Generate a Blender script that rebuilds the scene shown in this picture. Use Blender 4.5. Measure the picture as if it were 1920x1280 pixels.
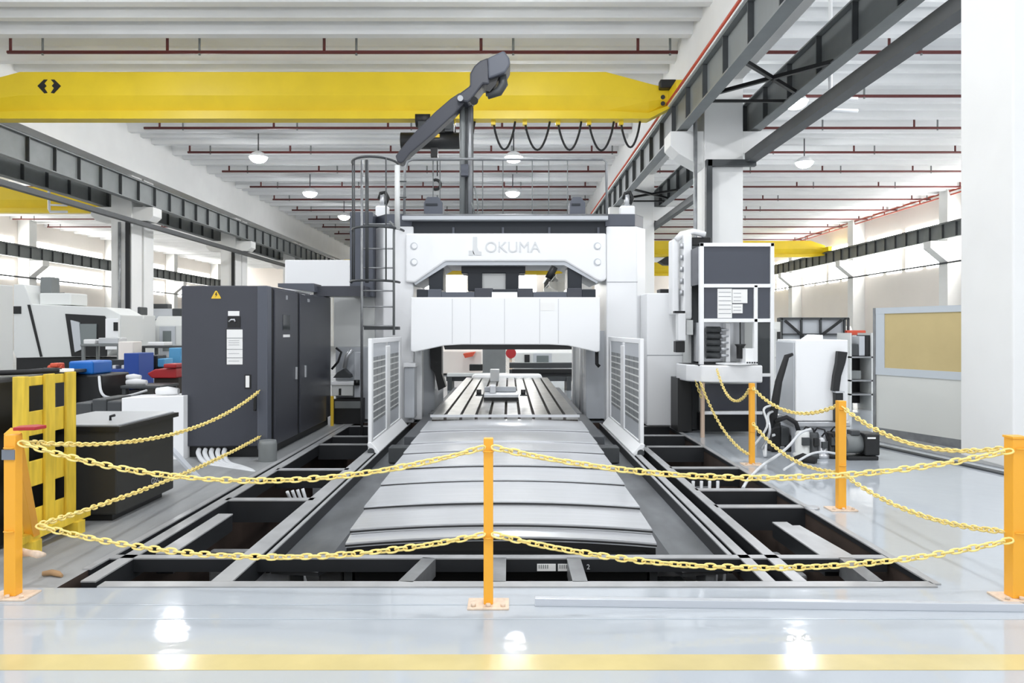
import bpy, math, random
from mathutils import Vector, Matrix
random.seed(7)
for o in list(bpy.data.objects): bpy.data.objects.remove(o)
SC = bpy.context.scene; COL = SC.collection
# ------------------------------------------------------------- camera, world, exposure
F = 1400.0; CX, CY, H = 955.0, 620.0, 1.6
cam_d = bpy.data.cameras.new('camera'); cam = bpy.data.objects.new('camera', cam_d); COL.objects.link(cam)
cam.location = (0, 0, H); cam.rotation_euler = (math.radians(90), 0, 0)
cam_d.sensor_width = 36; cam_d.lens = F / 1920 * 36
cam_d.shift_x = 5 / 1920; cam_d.shift_y = -20 / 1920
cam_d.clip_end = 400; cam_d.clip_start = .05
SC.camera = cam
W = bpy.data.worlds.new('world'); SC.world = W; W.use_nodes = True
W.node_tree.nodes['Background'].inputs[0].default_value = (.93, .96, 1, 1)
W.node_tree.nodes['Background'].inputs[1].default_value = .9
SC.view_settings.view_transform = 'Standard'; SC.view_settings.look = 'None'
SC.view_settings.exposure = 0.44; SC.view_settings.gamma = 1; SC.view_settings.use_curve_mapping = False
WINDOW_E = 10.0; LAMP_E = 125.0

def P(px, py, Y): return Vector(((px - CX) * Y / F, Y, H - (py - CY) * Y / F))
def X(px, Y): return (px - CX) * Y / F
def Z(py, Y): return H - (py - CY) * Y / F

# ------------------------------------------------------------- materials
def lin(c): return tuple((v / 255 / 12.92) if v / 255 <= .04045 else ((v / 255 + .055) / 1.055) ** 2.4 for v in c)
def mat(name, rgb, rough=.5, metal=0, emit=0, noise=0, scale=3.0, bump=0, bscale=20, spec=None, stretch=None, alpha=None, trans=0):
    m = bpy.data.materials.new(name); m.use_nodes = True
    nt = m.node_tree; b = nt.nodes['Principled BSDF']; c = (*lin(rgb), 1)
    b.inputs['Base Color'].default_value = c; b.inputs['Roughness'].default_value = rough; b.inputs['Metallic'].default_value = metal
    if spec is not None: b.inputs['Specular IOR Level'].default_value = spec
    if emit: b.inputs['Emission Color'].default_value = c; b.inputs['Emission Strength'].default_value = emit
    if trans: b.inputs['Transmission Weight'].default_value = trans
    tc = None
    def coord():
        t = nt.nodes.new('ShaderNodeTexCoord'); mp = nt.nodes.new('ShaderNodeMapping'); nt.links.new(t.outputs['Object'], mp.inputs[0])
        if stretch: mp.inputs['Scale'].default_value = stretch
        return mp.outputs[0]
    if noise:
        n = nt.nodes.new('ShaderNodeTexNoise'); n.inputs['Scale'].default_value = scale; n.inputs['Detail'].default_value = 5
        nt.links.new(coord(), n.inputs['Vector'])
        r = nt.nodes.new('ShaderNodeValToRGB'); r.color_ramp.elements[0].position = .3; r.color_ramp.elements[1].position = .7
        k = 1 - noise
        r.color_ramp.elements[0].color = (c[0] * k, c[1] * k, c[2] * k, 1); r.color_ramp.elements[1].color = (min(1, c[0] * (1 + noise * .6)), min(1, c[1] * (1 + noise * .6)), min(1, c[2] * (1 + noise * .6)), 1)
        nt.links.new(n.outputs['Fac'], r.inputs[0]); nt.links.new(r.outputs[0], b.inputs['Base Color'])
    if bump:
        n = nt.nodes.new('ShaderNodeTexNoise'); n.inputs['Scale'].default_value = bscale; nt.links.new(coord(), n.inputs['Vector'])
        bp = nt.nodes.new('ShaderNodeBump'); bp.inputs['Strength'].default_value = bump; bp.inputs['Distance'].default_value = .01
        nt.links.new(n.outputs['Fac'], bp.inputs['Height']); nt.links.new(bp.outputs[0], b.inputs['Normal'])
    return m
M = dict(
 epoxy=mat('epoxy_floor', (182, 188, 194), .06, noise=.05, scale=.5, bump=.12, bscale=5.0, spec=.6),
 concrete=mat('worn_concrete', (150, 152, 153), .55, noise=.25, scale=2.5, bump=.2, bscale=30, stretch=(1, .25, 1)),
 stripe=mat('yellow_floor_paint', (208, 192, 138), .15, noise=.08, scale=4),
 line=mat('grey_joint', (176, 184, 192), .3),
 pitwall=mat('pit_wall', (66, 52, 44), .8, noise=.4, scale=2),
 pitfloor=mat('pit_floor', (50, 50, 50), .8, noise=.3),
 ceil=mat('ceiling_paint', (233, 234, 234), .85, noise=.05, scale=.6),
 col=mat('column_paint', (236, 236, 234), .7, noise=.03, scale=1),
 wall=mat('wall_paint', (238, 231, 224), .85, noise=.03, scale=.3),
 window=mat('daylit_pane', (255, 254, 250), .4, emit=WINDOW_E),
 lamp=mat('lamp_lens', (250, 252, 255), .4, emit=LAMP_E),
 steel=mat('grey_steel', (122, 126, 126), .5, noise=.12, scale=1.5),
 steeldk=mat('dark_grey_steel', (66, 69, 71), .5, noise=.1),
 galv=mat('galvanised_steel', (150, 152, 154), .38, metal=.5, noise=.2, scale=6),
 lit_top=mat('pit_lit_top', (172, 173, 174), .35, metal=0, noise=.15, scale=4), frame=mat('pit_steel_shaded', (44, 46, 49), .45, metal=.2, noise=.15, scale=3),  # lit tops and shaded sides of the pit beams, put in the colour
 red=mat('red_pipe', (98, 42, 40), .5), redlt=mat('red_conductor', (178, 72, 48), .5),
 crane=mat('crane_yellow', (236, 205, 34), .4, noise=.05, scale=1.2), black=mat('black', (22, 23, 24), .45),
 rubber=mat('black_rubber', (30, 30, 32), .7),
 white=mat('machine_white', (246, 247, 248), .35), offwhite=mat('machine_offwhite', (222, 224, 222), .4),
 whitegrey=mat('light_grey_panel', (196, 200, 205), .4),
 capgrey=mat('machine_dark_grey', (84, 88, 98), .4), navy=mat('machine_navy', (26, 33, 42), .4),
 cab=mat('cabinet_charcoal', (62, 64, 72), .32, noise=.04), panel=mat('slate_panel', (70, 74, 84), .25),
 chest=mat('chest_black', (42, 42, 40), .6, noise=.08), lid=mat('chest_lid', (176, 178, 180), .3),
 post=mat('post_yellow', (246, 176, 52), .4), chain=mat('chain_yellow', (250, 226, 140), .45),
 base=mat('base_plate', (226, 204, 182), .6, noise=.15, scale=30), pallet=mat('yellow_wood', (222, 190, 58), .6, noise=.25, scale=6, stretch=(3, 3, .4)),
 cover=mat('brushed_cover', (214, 216, 219), .24, metal=.45, noise=.05, scale=5, stretch=(.3, 6, 1)),
 tray=mat('dusty_sheet', (122, 125, 128), .4, metal=.3, noise=.42, scale=3.5, stretch=(1, .4, 1)),
 trayd=mat('grey_sheet', (92, 95, 99), .42, metal=.3),
 table=mat('cast_table', (158, 158, 155), .28, metal=.6, noise=.25, scale=5), slot=mat('slot_dark', (48, 40, 34), .7),
 silver=mat('silver', (200, 202, 205), .3, metal=.6), alu=mat('aluminium', (204, 208, 214), .35, metal=.3),
 paper=mat('paper', (244, 244, 242), .7), ink=mat('ink_grey', (150, 152, 156), .7), warn=mat('warning_yellow', (240, 200, 60), .5),
 blue=mat('blue_paint', (22, 66, 150), .45), bluel=mat('bright_blue_plastic', (20, 110, 200), .4), sky=mat('pale_blue', (90, 160, 205), .5),
 redp=mat('red_paint', (170, 36, 40), .5), orange=mat('orange_red', (214, 84, 56), .5), cloth=mat('white_cloth', (238, 238, 238), .9),
 cork=mat('cork_board', (203, 184, 134), .8, noise=.06, scale=2), booth=mat('booth_panel', (220, 221, 216), .5), boothf=mat('booth_frame', (200, 207, 213), .4),
 hose=mat('white_hose', (214, 216, 218), .5), glass=mat('dark_glass', (56, 60, 62), .1), bglass=mat('lathe_window', (118, 126, 126), .15),
 tan=mat('tan_rag', (176, 142, 104), .9, noise=.3), tape=mat('grey_tape', (120, 126, 136), .4), letter=mat('letter_grey', (216, 218, 219), .4),
 wood=mat('tan_post', (216, 190, 168), .6), mesh=mat('guard_mesh', (150, 153, 155), .5, metal=.3),
)

# ------------------------------------------------------------- mesh builder
class MB:
    def __init__(s): s.v = []; s.f = []; s.sm = []
    def add(s, vs, fs, smooth=False):
        n = len(s.v); s.v += [tuple(v) for v in vs]; s.f += [tuple(i + n for i in f) for f in fs]; s.sm += [smooth] * len(fs); return s
    def box(s, x0, x1, y0, y1, z0, z1):
        if x0 > x1: x0, x1 = x1, x0
        if y0 > y1: y0, y1 = y1, y0
        if z0 > z1: z0, z1 = z1, z0
        vs = [(x, y, z) for z in (z0, z1) for y in (y0, y1) for x in (x0, x1)]
        return s.add(vs, [(0, 2, 3, 1), (4, 5, 7, 6), (0, 1, 5, 4), (1, 3, 7, 5), (3, 2, 6, 7), (2, 0, 4, 6)])
    def quad(s, a, b, c, d): return s.add([a, b, c, d], [(0, 1, 2, 3)])
    def bar(s, a, b, w, h, up=(0, 0, 1)):
        a = Vector(a); b = Vector(b); d = (b - a).normalized(); u = Vector(up)
        if abs(d.dot(u)) > .98: u = Vector((0, 1, 0))
        r = d.cross(u).normalized(); u = r.cross(d)
        vs = []
        for p in (a, b):
            for i, j in ((-1, -1), (1, -1), (1, 1), (-1, 1)): vs.append(p + r * (i * w / 2) + u * (j * h / 2))
        return s.add(vs, [(0, 1, 2, 3), (7, 6, 5, 4), (0, 4, 5, 1), (1, 5, 6, 2), (2, 6, 7, 3), (3, 7, 4, 0)])
    def tube(s, pts, r, n=8, closed=False):
        pts = [Vector(p) for p in pts]; k = len(pts); rings = []; u = None
        for i, p in enumerate(pts):
            if closed: d = pts[(i + 1) % k] - pts[i - 1]
            else: d = pts[min(i + 1, k - 1)] - pts[max(i - 1, 0)]
            d.normalize()
            if u is None:
                u = Vector((0, 0, 1)) if abs(d.z) < .9 else Vector((1, 0, 0))
            u = (u - d * u.dot(d)).normalized(); w = d.cross(u)
            rr = r[i] if isinstance(r, (list, tuple)) else r
            rings.append([p + (u * math.cos(t) + w * math.sin(t)) * rr for t in [2 * math.pi * j / n for j in range(n)]])
        vs = [v for ring in rings for v in ring]; fs = []
        for i in range(k if closed else k - 1):
            a = i * n; b = ((i + 1) % k) * n
            for j in range(n): fs.append((a + j, a + (j + 1) % n, b + (j + 1) % n, b + j))
        m = len(s.v); s.add(vs, fs, True)
        if not closed:
            s.f += [tuple(m + j for j in range(n))[::-1], tuple(m + (k - 1) * n + j for j in range(n))]; s.sm += [False, False]
        return s
    def cyl(s, a, b, r, n=16): return s.tube([a, b], r, n)
    def prism(s, poly, d, axis='y'):   # poly in (x,z) extruded along y from d[0] to d[1]; axis x: poly (y,z); axis z: poly (x,y)
        n = len(poly); vs = []
        for t in d:
            for p, q in poly: vs.append((p, t, q) if axis == 'y' else (t, p, q) if axis == 'x' else (p, q, t))
        fs = [tuple(range(n)), tuple(range(2 * n - 1, n - 1, -1))] + [(i, i + n, (i + 1) % n + n, (i + 1) % n) for i in range(n)]
        return s.add(vs, fs)
    def build(s, name, m, parent=None, bevel=0, seg=2):
        me = bpy.data.meshes.new(name)
        if parent is not None:
            off = Vector((0, 0, 0)); q = parent
            while q is not None: off += q.location; q = q.parent
        else:
            xs = [v[0] for v in s.v]; ys = [v[1] for v in s.v]; zs = [v[2] for v in s.v]
            off = Vector(((min(xs) + max(xs)) / 2, (min(ys) + max(ys)) / 2, min(zs)))
        me.from_pydata([Vector(v) - off for v in s.v], [], s.f); me.materials.append(M[m] if isinstance(m, str) else m)
        me.polygons.foreach_set('use_smooth', s.sm); me.update()
        import bmesh
        b = bmesh.new(); b.from_mesh(me); bmesh.ops.recalc_face_normals(b, faces=b.faces); b.to_mesh(me); b.free()
        o = bpy.data.objects.new(name, me); COL.objects.link(o)
        if parent is not None: o.parent = parent
        else: o.location = off
        if bevel:
            md = o.modifiers.new('bevel', 'BEVEL'); md.width = bevel; md.segments = seg; md.limit_method = 'ANGLE'
        return o
def B(*a): return MB().box(*a)
def tag(o, label, cat, group=None, kind=None):
    if label: o['label'] = label
    if cat: o['category'] = cat
    if group: o['group'] = group
    if kind: o['kind'] = kind
    return o
def thing(name, label, cat, loc=(0, 0, 0), group=None):
    o = bpy.data.objects.new(name, None); COL.objects.link(o); o.location = loc; o.empty_display_size = .1
    return tag(o, label, cat, group)
def struct(mb, name, m, bevel=0): return tag(mb.build(name, m, None, bevel), None, None, None, 'structure')
def copytree(o, loc, label=None, parent=None):
    c = o.copy(); COL.objects.link(c)
    if parent is not None: c.parent = parent
    else: c.location = loc
    if label: c['label'] = label
    for ch in o.children: copytree(ch, None, None, c)
    return c
def text(body, name, m, parent, loc, size, rot, extrude=.004, offset=0, align='CENTER'):
    cu = bpy.data.curves.new(name, 'FONT'); cu.body = body; cu.size = size; cu.extrude = extrude; cu.offset = offset
    cu.align_x = align; cu.align_y = 'CENTER'; cu.materials.append(M[m])
    o = bpy.data.objects.new(name, cu); COL.objects.link(o)
    off = Vector((0, 0, 0)); q = parent
    while q is not None: off += q.location; q = q.parent
    me = bpy.data.meshes.new_from_object(o); bpy.data.objects.remove(o); me.name = name
    me.materials.clear(); me.materials.append(M[m]); o = bpy.data.objects.new(name, me); COL.objects.link(o)
    o.parent = parent; o.location = Vector(loc) - off; o.rotation_euler = rot
    return o
def plate(poly, t):  # polygon lying in picture-like x,z at depth y, thickness t
    y = poly[0][1]; return MB().prism([(p[0], p[2]) for p in poly], (y, y + t))

# ============================================================= STRUCTURE
PX0, PX1, PY0, PY1 = -2.82, 2.67, 4.65, 13.0
YE = 112.0
struct(MB().quad((-42, -3, 0), (30.5, -3, 0), (30.5, PY0, 0), (-42, PY0, 0)).quad((PX1, PY0, 0), (30.5, PY0, 0), (30.5, YE, 0), (PX1, YE, 0)).quad((PX0, PY1, 0), (PX1, PY1, 0), (PX1, YE, 0), (PX0, YE, 0)), 'floor', 'epoxy')
struct(MB().quad((-42, PY0, 0), (PX0, PY0, 0), (PX0, YE, 0), (-42, YE, 0)), 'floor', 'concrete')
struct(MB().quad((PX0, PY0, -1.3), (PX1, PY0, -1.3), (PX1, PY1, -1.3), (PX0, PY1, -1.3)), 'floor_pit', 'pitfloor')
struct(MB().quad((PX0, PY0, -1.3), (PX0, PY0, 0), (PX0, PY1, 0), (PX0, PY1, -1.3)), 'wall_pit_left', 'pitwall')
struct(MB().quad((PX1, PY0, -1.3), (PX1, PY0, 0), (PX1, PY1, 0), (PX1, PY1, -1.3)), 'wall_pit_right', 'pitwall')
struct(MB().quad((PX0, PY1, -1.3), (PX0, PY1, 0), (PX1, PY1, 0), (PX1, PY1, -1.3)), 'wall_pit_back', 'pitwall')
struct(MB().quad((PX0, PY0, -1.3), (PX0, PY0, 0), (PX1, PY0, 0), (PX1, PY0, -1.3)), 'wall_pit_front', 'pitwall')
struct(B(-6, 5.2, 3.52, 3.69, .0005, .002), 'floor_marking', 'stripe')
struct(B(-6, 5.2, 4.355, 4.37, .0004, .0015), 'floor_joint', 'line')
struct(B(-6, 5.2, 4.14, 4.155, .0004, .0015), 'floor_joint', 'line')
struct(MB().prism([(5.02, 10.6), (5.1, 10.6), (5.72, 7.6), (5.6, 7.6)], (0, .02), 'z'), 'trim_1', 'steeldk')
struct(MB().prism([(5.2, 11.4), (5.8, 11.4), (6.4, 8.0), (5.85, 8.0)], (0, .012), 'z'), 'trim_2', 'concrete')
# walls
struct(B(30, 30.3, 22, YE, 0, 11.6), 'wall_right', 'wall')
struct(B(-41.8, -41.5, 22, YE, 0, 11.6), 'wall_left', 'wall')
struct(B(-41.8, 30.3, YE, YE + .3, 0, 11.6), 'wall_back', 'wall')
for i, (xa, xb) in enumerate(((-15, -6.5), (-5.5, 4))):
    struct(B(xa, xb, YE - .04, YE - .01, 7.0, 10.0), f'window_{80 + i}', 'window')
CYS = [9.1, 22.7, 36.3, 49.9, 63.5, 77.1, 90.7, 104.3]
wn = 1
for i in range(1, len(CYS)):
    y0 = CYS[i] + 1.2; y1 = min(CYS[i] + 12.6, YE - .5)
    for k in range(2):
        ya, yb = (y0, (y0 + y1) / 2 - .35) if k == 0 else ((y0 + y1) / 2 + .35, y1)
        struct(B(29.96, 29.99, ya, yb, 6.3, 9.3), f'window_{wn}', 'window'); wn += 1
    for j in range(4):
        ya = y0 + j * (y1 - y0) / 4 + .3; yb = y0 + (j + 1) * (y1 - y0) / 4 - .3
        struct(B(29.96, 29.99, ya, yb, 6.1, 6.28), f'window_{wn}', 'window'); wn += 1
    for za, zb__ in ((8.5, 9.4), (5.9, 7.4)): struct(B(-41.49, -41.46, y0, y1, za, zb__), f'window_{wn}', 'window'); wn += 1
# columns
for xa, xb, tagn in ((5.8, 6.95, 'right'), (-19.1, -18.1, 'left')):
    for i, y in enumerate(CYS):
        m = MB()
        if tagn == 'left':
            m.box(xa, xb, y - .5, y + .5, 0, 9.1)
            struct(B(xa, xb, y + .7, y + 1.7, 0, 9.1), 'column', 'col', .02)
        else: m.box(xa, xb, y - .5, y + .5, 0, 10.9)
        for s in (-1, 1):   # corbels that carry the crane runways
            xo = (xb if s > 0 else xa); xt = xo + s * 1.0
            m.prism([(xo, 6.6 + .95), (xt, 7.55), (xt, 7.12), (xo + s * .75, 6.88), (xo, 6.45 if (s < 0 and tagn == 'right') else 6.88)], (y - .45, y + .45))
        struct(m, 'column', 'col', .02)
for y in CYS[1:]:
    for xa, xb, s in ((29.0, 30, -1), (-41.5, -40.5, 1)):
        m = B(xa, xb, y - .5, y + .5, 0, 11.3); xo = xa if s < 0 else xb
        m.prism([(xo, 7.55), (xo + s * 1.1, 7.55), (xo + s * 1.1, 7.1), (xo, 6.2)], (y - .45, y + .45))
        struct(m, 'column', 'col')
# girders along the column lines
struct(B(5.72, 6.95, 5, YE, 9.1, 11.7), 'trim_3', 'col')
struct(B(-18.9, -17.72, 5, YE, 9.1, 11.7), 'trim_4', 'col')
# ceiling: slab with close precast ribs
def ceiling(x0, x1):
    m = MB().box(x0, x1, 5, YE, 11.55, 11.7)
    y = 23.45 - 2.28 * 7
    while y < YE:
        m.prism([(y - .16, 10.85), (y + .16, 10.85), (y + .30, 11.3), (y + .95, 11.52), (y + 1.1, 11.56), (y - 1.1, 11.56), (y - .95, 11.52), (y - .30, 11.3)], (x0, x1), 'x')
        if round((y - 23.45) / 2.28) % 2:   # a second rib in every bay that has no pipe
            q = y + 1.14; m.prism([(q - .13, 10.9), (q + .13, 10.9), (q + .22, 11.3), (q + .5, 11.54), (q - .5, 11.54), (q - .22, 11.3)], (x0, x1), 'x')
        y += 2.28
    struct(m, 'ceiling', 'ceil')
ceiling(-17.72, 5.72); ceiling(6.95, 30.0); ceiling(-41.5, -18.9)

# ============================================================= OVERHEAD THINGS
def runway(name, label, xf, s, y0, y1, step, conductor=False):
    # xf = face towards the aisle, s = direction the flange depth runs
    t = thing(name, label, 'crane runway', (xf, y0, 7.6), 'crane runway beams')
    xc = xf + s * .16
    m = MB().box(xf, xf + s * .32, y0, y1, 7.6, 7.64).box(xf, xf + s * .32, y0, y1, 8.56, 8.6).box(xc - .012, xc + .012, y0, y1, 7.64, 8.56)
    m.build('beam', 'steel', t)
    m = MB(); y = y0 + .4
    while y < y1: m.box(xf + s * .02, xf + s * .3, y - .02, y + .02, 7.64, 8.56); y += step
    tag(m.build('stiffener', 'steeldk', t), None, None, None, 'stuff')
    B(xc - .035, xc + .035, y0, y1, 8.6, 8.68).build('rail', 'steeldk', t)
    if conductor:
        MB().tube([(xf - .04, y0, 8.72), (xf - .04, y1, 8.72)], .05, 6).build('conductor_rail', 'redlt', t)
        B(xf - .05, xf + .03, y0, y1, 8.6, 8.66).build('conductor_bracket', 'offwhite', t)
    return t
runway('crane_runway', 'grey steel crane runway with red conductor rail, right of yellow crane', 5.02, 1, 8, 110, 1.85, True)
runway('crane_runway', 'dark steel crane runway on the far side of the right column', 7.55, -1, 8, 110, 1.85)
runway('crane_runway', 'grey steel crane runway carrying the left end of the yellow crane', -17.2, -1, 12, 110, 1.6)
runway('crane_runway', 'dark steel crane runway on the far side of the left column', -19.8, 1, 12, 110, 1.6)
runway('crane_runway', 'grey crane runway along the right outer wall under the windows', 28.3, 1, 26, 110, 1.5)
runway('crane_runway', 'grey crane runway along the left outer wall under the windows', -39.9, -1, 26, 110, 1.5)

def crane(name, label, x0, x1, Y, zb, full=True, group=None):
    t = thing(name, label, 'crane', ((x0 + x1) / 2, Y, zb), group)
    h = 1.46
    def prof(x, k0, k1):   # k0 bottom, k1 top fraction
        a = zb + k0 * h; b = zb + k1 * h
        return [(x, Y - .22, a), (x, Y - .22, a + .16 * (b - a)), (x, Y - .05, a + .18 * (b - a)), (x, Y - .05, a + .21 * (b - a)), (x, Y - .22, a + .50 * (b - a)), (x, Y - .22, b), (x, Y + .25, b), (x, Y + .25, a)]
    w = (x1 - x0); xs = [(0, .28, .62), (.035, 0, .75), (.095, 0, 1), (.905, 0, 1), (.965, 0, .75), (1, .28, .62)]
    if not full: xs = [(0, .1, .7), (.06, 0, 1), (.94, 0, 1), (1, .1, .7)]
    m = MB(); rings = [prof(x0 + w * k, a, b) for k, a, b in xs]; n = 8; vs = [v for r in rings for v in r]; fs = []
    for i in range(len(rings) - 1):
        for j in range(n): fs.append((i * n + j, i * n + (j + 1) % n, (i + 1) * n + (j + 1) % n, (i + 1) * n + j))
    fs += [tuple(range(n)), tuple(range((len(rings) - 1) * n, len(rings) * n))]
    m.add(vs, fs); m.build('girder', 'crane', t)
    for xe in (x0 + .05, x1 - .05):
        B(xe - .16, xe + .16, Y - 1.4, Y + 1.4, zb + .42, zb + .82).build('end_truck', 'crane', t)
    return t
YC = 23.6; zb = Z(226, YC)
c = crane('overhead_crane', 'long yellow overhead bridge crane spanning the middle bay', X(-82, YC), X(1262, YC), YC, zb)
m = B(X(1232, YC), X(1262, YC), YC - .5, YC - .2, Z(174, YC), Z(158, YC)); m.build('travel_motor', 'black', c, .04)
for yy in (182, 194): MB().cyl(P(1243, yy, YC - .25), P(1243, yy, YC - .2), .07, 10).build('bolt', 'black', c)
# crane emblem: two facing black arrowheads
for sx in (-1, 1):
    xc = 92
    poly = [(xc + sx * 3, 149), (xc + sx * 10, 149), (xc + sx * 22, 161), (xc + sx * 9, 175), (xc + sx * 3, 174), (xc + sx * 9, 165), (xc + sx * 5, 161), (xc + sx * 9, 156)]
    plate([P(a, b, YC - .235) for a, b in poly], .012).build('emblem', 'black', c)
# festoon cable: six hanging loops
for a, b, lo in ((850, 890, 284), (925, 966, 280), (984, 1031, 281), (1046, 1090, 281), (1104, 1151, 282), (1164, 1200, 276)):
    pts = []
    for i in range(13):
        u = i / 12; s_ = math.sin(math.pi * u) ** .75
        pts.append(P(a + (b - a) * u, 228 + (lo - 228) * s_, YC + .1))
    MB().tube(pts, .035, 6).build('festoon_cable', 'rubber', c)
    B(pts[0].x - .07, pts[0].x + .07, YC, YC + .2, zb - .12, zb).build('cable_trolley', 'crane', c)
# hoist under the crane
h = thing('electric_hoist', 'black electric hoist with cable drum hanging under the yellow crane', 'hoist', P(810, 290, YC + .1))
Yh = YC
MB().cyl(P(752, 264, Yh), P(862, 264, Yh), .26, 18).build('cable_drum', 'black', h)
MB().cyl(P(780, 224, Yh), P(808, 224, Yh), .25, 16).build('hoist_motor', 'black', h)
B(X(786, Yh), X(846, Yh), Yh - .3, Yh + .3, Z(246, Yh), Z(232, Yh)).build('trolley_frame', 'steeldk', h)
B(X(798, Yh), X(826, Yh), Yh - .32, Yh - .27, Z(262, Yh), Z(256, Yh)).build('name_plate', 'warn', h)
B(X(835, Yh), X(852, Yh), Yh - .25, Yh + .2, Z(250, Yh), Z(228, Yh)).build('control_box', 'steeldk', h)
B(X(808, Yh), X(821, Yh), Yh - .1, Yh + .1, Z(295, Yh), Z(276, Yh)).build('rope_block', 'black', h)
for dx in (0, 8): MB().cyl(P(812 + dx, 290, Yh), P(812 + dx, 330, Yh), .02, 6).build('wire_rope', 'steeldk', h)
pts = [P(817 + 9 * math.sin(t), 346 - 9 * math.cos(t), Yh) for t in [i * .45 for i in range(-1, 9)]]
MB().tube(pts, .05, 8).build('hook', 'black', h)
crane('overhead_crane', 'distant yellow crane crossing the left bay', -40, -19.3, 42, Z(400, 42), False, 'distant cranes')
crane('overhead_crane', 'distant yellow crane ending at the right wall runway', 7.3, 28.5, 67.6, Z(482, 67.6), False, 'distant cranes')
crane('overhead_crane', 'farthest yellow crane seen between the machine column and its tool changer', 7.3, 28.5, 82, Z(517, 82), False, 'distant cranes')
crane('overhead_crane', 'distant yellow crane seen through the gap above the machine cross rail', -17.2, 5.1, 72, Z(515, 72), False, 'distant cranes')

# bracing between the two right runways
for ya, lab in ((16.8, 'nearest'), (32.0, 'farther')):
    t = thing('runway_bracing', f'{lab} black steel cross bracing between the two right runways', 'bracing', (6.3, ya, 7.6), 'runway bracing')
    MB().bar((5.3, ya, 7.66), (7.3, ya + 2.2, 7.66), .09, .09).build('brace', 'black', t)
    MB().bar((5.3, ya + 2.2, 7.66), (7.3, ya, 7.66), .09, .09).build('brace', 'black', t)
    MB().bar((5.3, ya + 2.9, 7.66), (7.3, ya + 2.9, 7.66), .07, .07).build('strut', 'black', t)
# cable trays
t = thing('cable_tray', 'grey cable tray running to the right column and down its face', 'cable tray', (7.05, 8, 6.5))
B(6.97, 7.28, 9.7, 22.1, 6.57, 6.85).build('trunking', 'steeldk', t)
B(X(1326, 22.1), 7.28, 22.0, 22.18, Z(312, 22.1), Z(300, 22.1)).build('trunking', 'steeldk', t)
B(X(1323, 22.1), X(1334, 22.1), 22.0, 22.18, 0, Z(300, 22.1)).build('downpipe', 'steeldk', t)
t = thing('cable_tray', 'dark cable tray slanting past the left double column', 'cable tray', (-18.1, 24, 6.7))
B(-17.7, -17.45, 22, 80, 6.62, 6.82).build('trunking', 'steeldk', t)
t = thing('cable_tray', 'far grey cable tray rising behind the right machine column', 'cable tray', (7.05, 23.3, 6.5))
B(6.97, 7.2, 23.3, 70, 6.55, 6.8).build('trunking', 'steeldk', t)
for px, lab in ((1305, 'right'), ):
    tag(MB().cyl(Vector((X(1304, 22.1), 22.12, 0)), (X(1304, 22.1), 22.12, 9.0), .06, 8).build('conduit', 'galv'), 'thin grey conduit running up the face of the right column', 'pipe')
tag(B(-18.34, -18.16, 35.66, 35.79, 0, 6.85).build('downpipe', 'black'), 'black vertical downpipe on the nearest left column', 'pipe')
tag(MB().cyl((X(224, 35.7), 35.70, 0), (X(224, 35.7), 35.70, 6.8), .07, 8).build('conduit', 'galv'), 'thin grey conduit on the nearest left column', 'pipe')
tag(B(-18.34, -18.16, 49.26, 49.39, 0, 6.85).build('downpipe', 'black'), 'black vertical downpipe on the second left column', 'pipe')
tag(MB().tube([(28.93, 26, 6.1), (28.93, 108, 6.1)], .06, 6).build('conduit', 'steeldk'), 'thin dark conduit along the right wall under its runway', 'pipe')
tag(MB().tube([(-40.42, 26, 6.05), (-40.42, 108, 6.05)], .07, 6).build('conduit', 'steeldk'), 'thin dark conduit along the left wall under its runway', 'pipe')
# hanging white pipes
t = thing('hanging_pipe', 'thin white hanging pipe with two short arms, before the right dark runway', 'pipe', P(1557, 205, 18))
MB().tube([P(1557, -80, 18), P(1557, 200, 18), P(1560, 207, 18), P(1608, 208, 18)], .05, 8).build('pipe', 'white', t)
MB().tube([P(1557, 184, 18), P(1608, 185, 18)], .04, 8).build('arm', 'white', t)
t = thing('hanging_pipe', 'thin white hanging pipe with two short arms, before the far left crane', 'pipe', P(92, 396, 33))
MB().tube([P(92, 120, 33), P(92, 392, 33), P(94, 397, 33), P(126, 397, 33)], .06, 8).build('pipe', 'white', t)
MB().tube([P(92, 384, 33), P(126, 385, 33)], .045, 8).build('arm', 'white', t)
# sprinkler pipes
ORD = ['first', 'second', 'third', 'fourth', 'fifth', 'sixth', 'seventh', 'eighth', 'ninth', 'tenth', 'eleventh', 'twelfth']
for bay, x0, x1, nb, where in (('middle', -16.4, 5.5, 12, 'above the middle bay'), ('right', 7.15, 29.2, 12, 'above the right bay'), ('left', -40.5, -19.2, 10, 'above the left bay')):
    for k in range(nb):
        Y = 24.4 + 4.56 * k
        if bay == 'left' and k < 2: continue
        t = thing('sprinkler_pipe', f'dark red sprinkler pipe {where}, {ORD[k]} row back', 'pipe', ((x0 + x1) / 2, Y, 10.7), f'red sprinkler pipes {where}')
        MB().tube([(x0, Y, 10.7), (x1, Y, 10.7)], .06, 6).build('pipe', 'red', t)
        nh = 5 if k < 6 else 3
        for j in range(nh):
            xa = x0 + .1 + (x1 - x0 - 1.4) * j / (nh - 1) + (k % 3) * .3
            MB().cyl((xa, Y, 10.74), (xa, Y, 11.56), .05, 6).build('hanger', 'red', t)
            MB().cyl((xa + 1.05, Y, 10.6), (xa + 1.05, Y, 11.56), .04, 6).build('sprinkler_drop', 'steel', t)
t = thing('sprinkler_main', 'long red sprinkler main running along the top of the right wall', 'pipe', (29.15, 26, 10.8))
MB().tube([(29.15, 26, 10.85), (29.15, 86, 10.85)], .07, 6).build('pipe', 'redlt', t)
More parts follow.
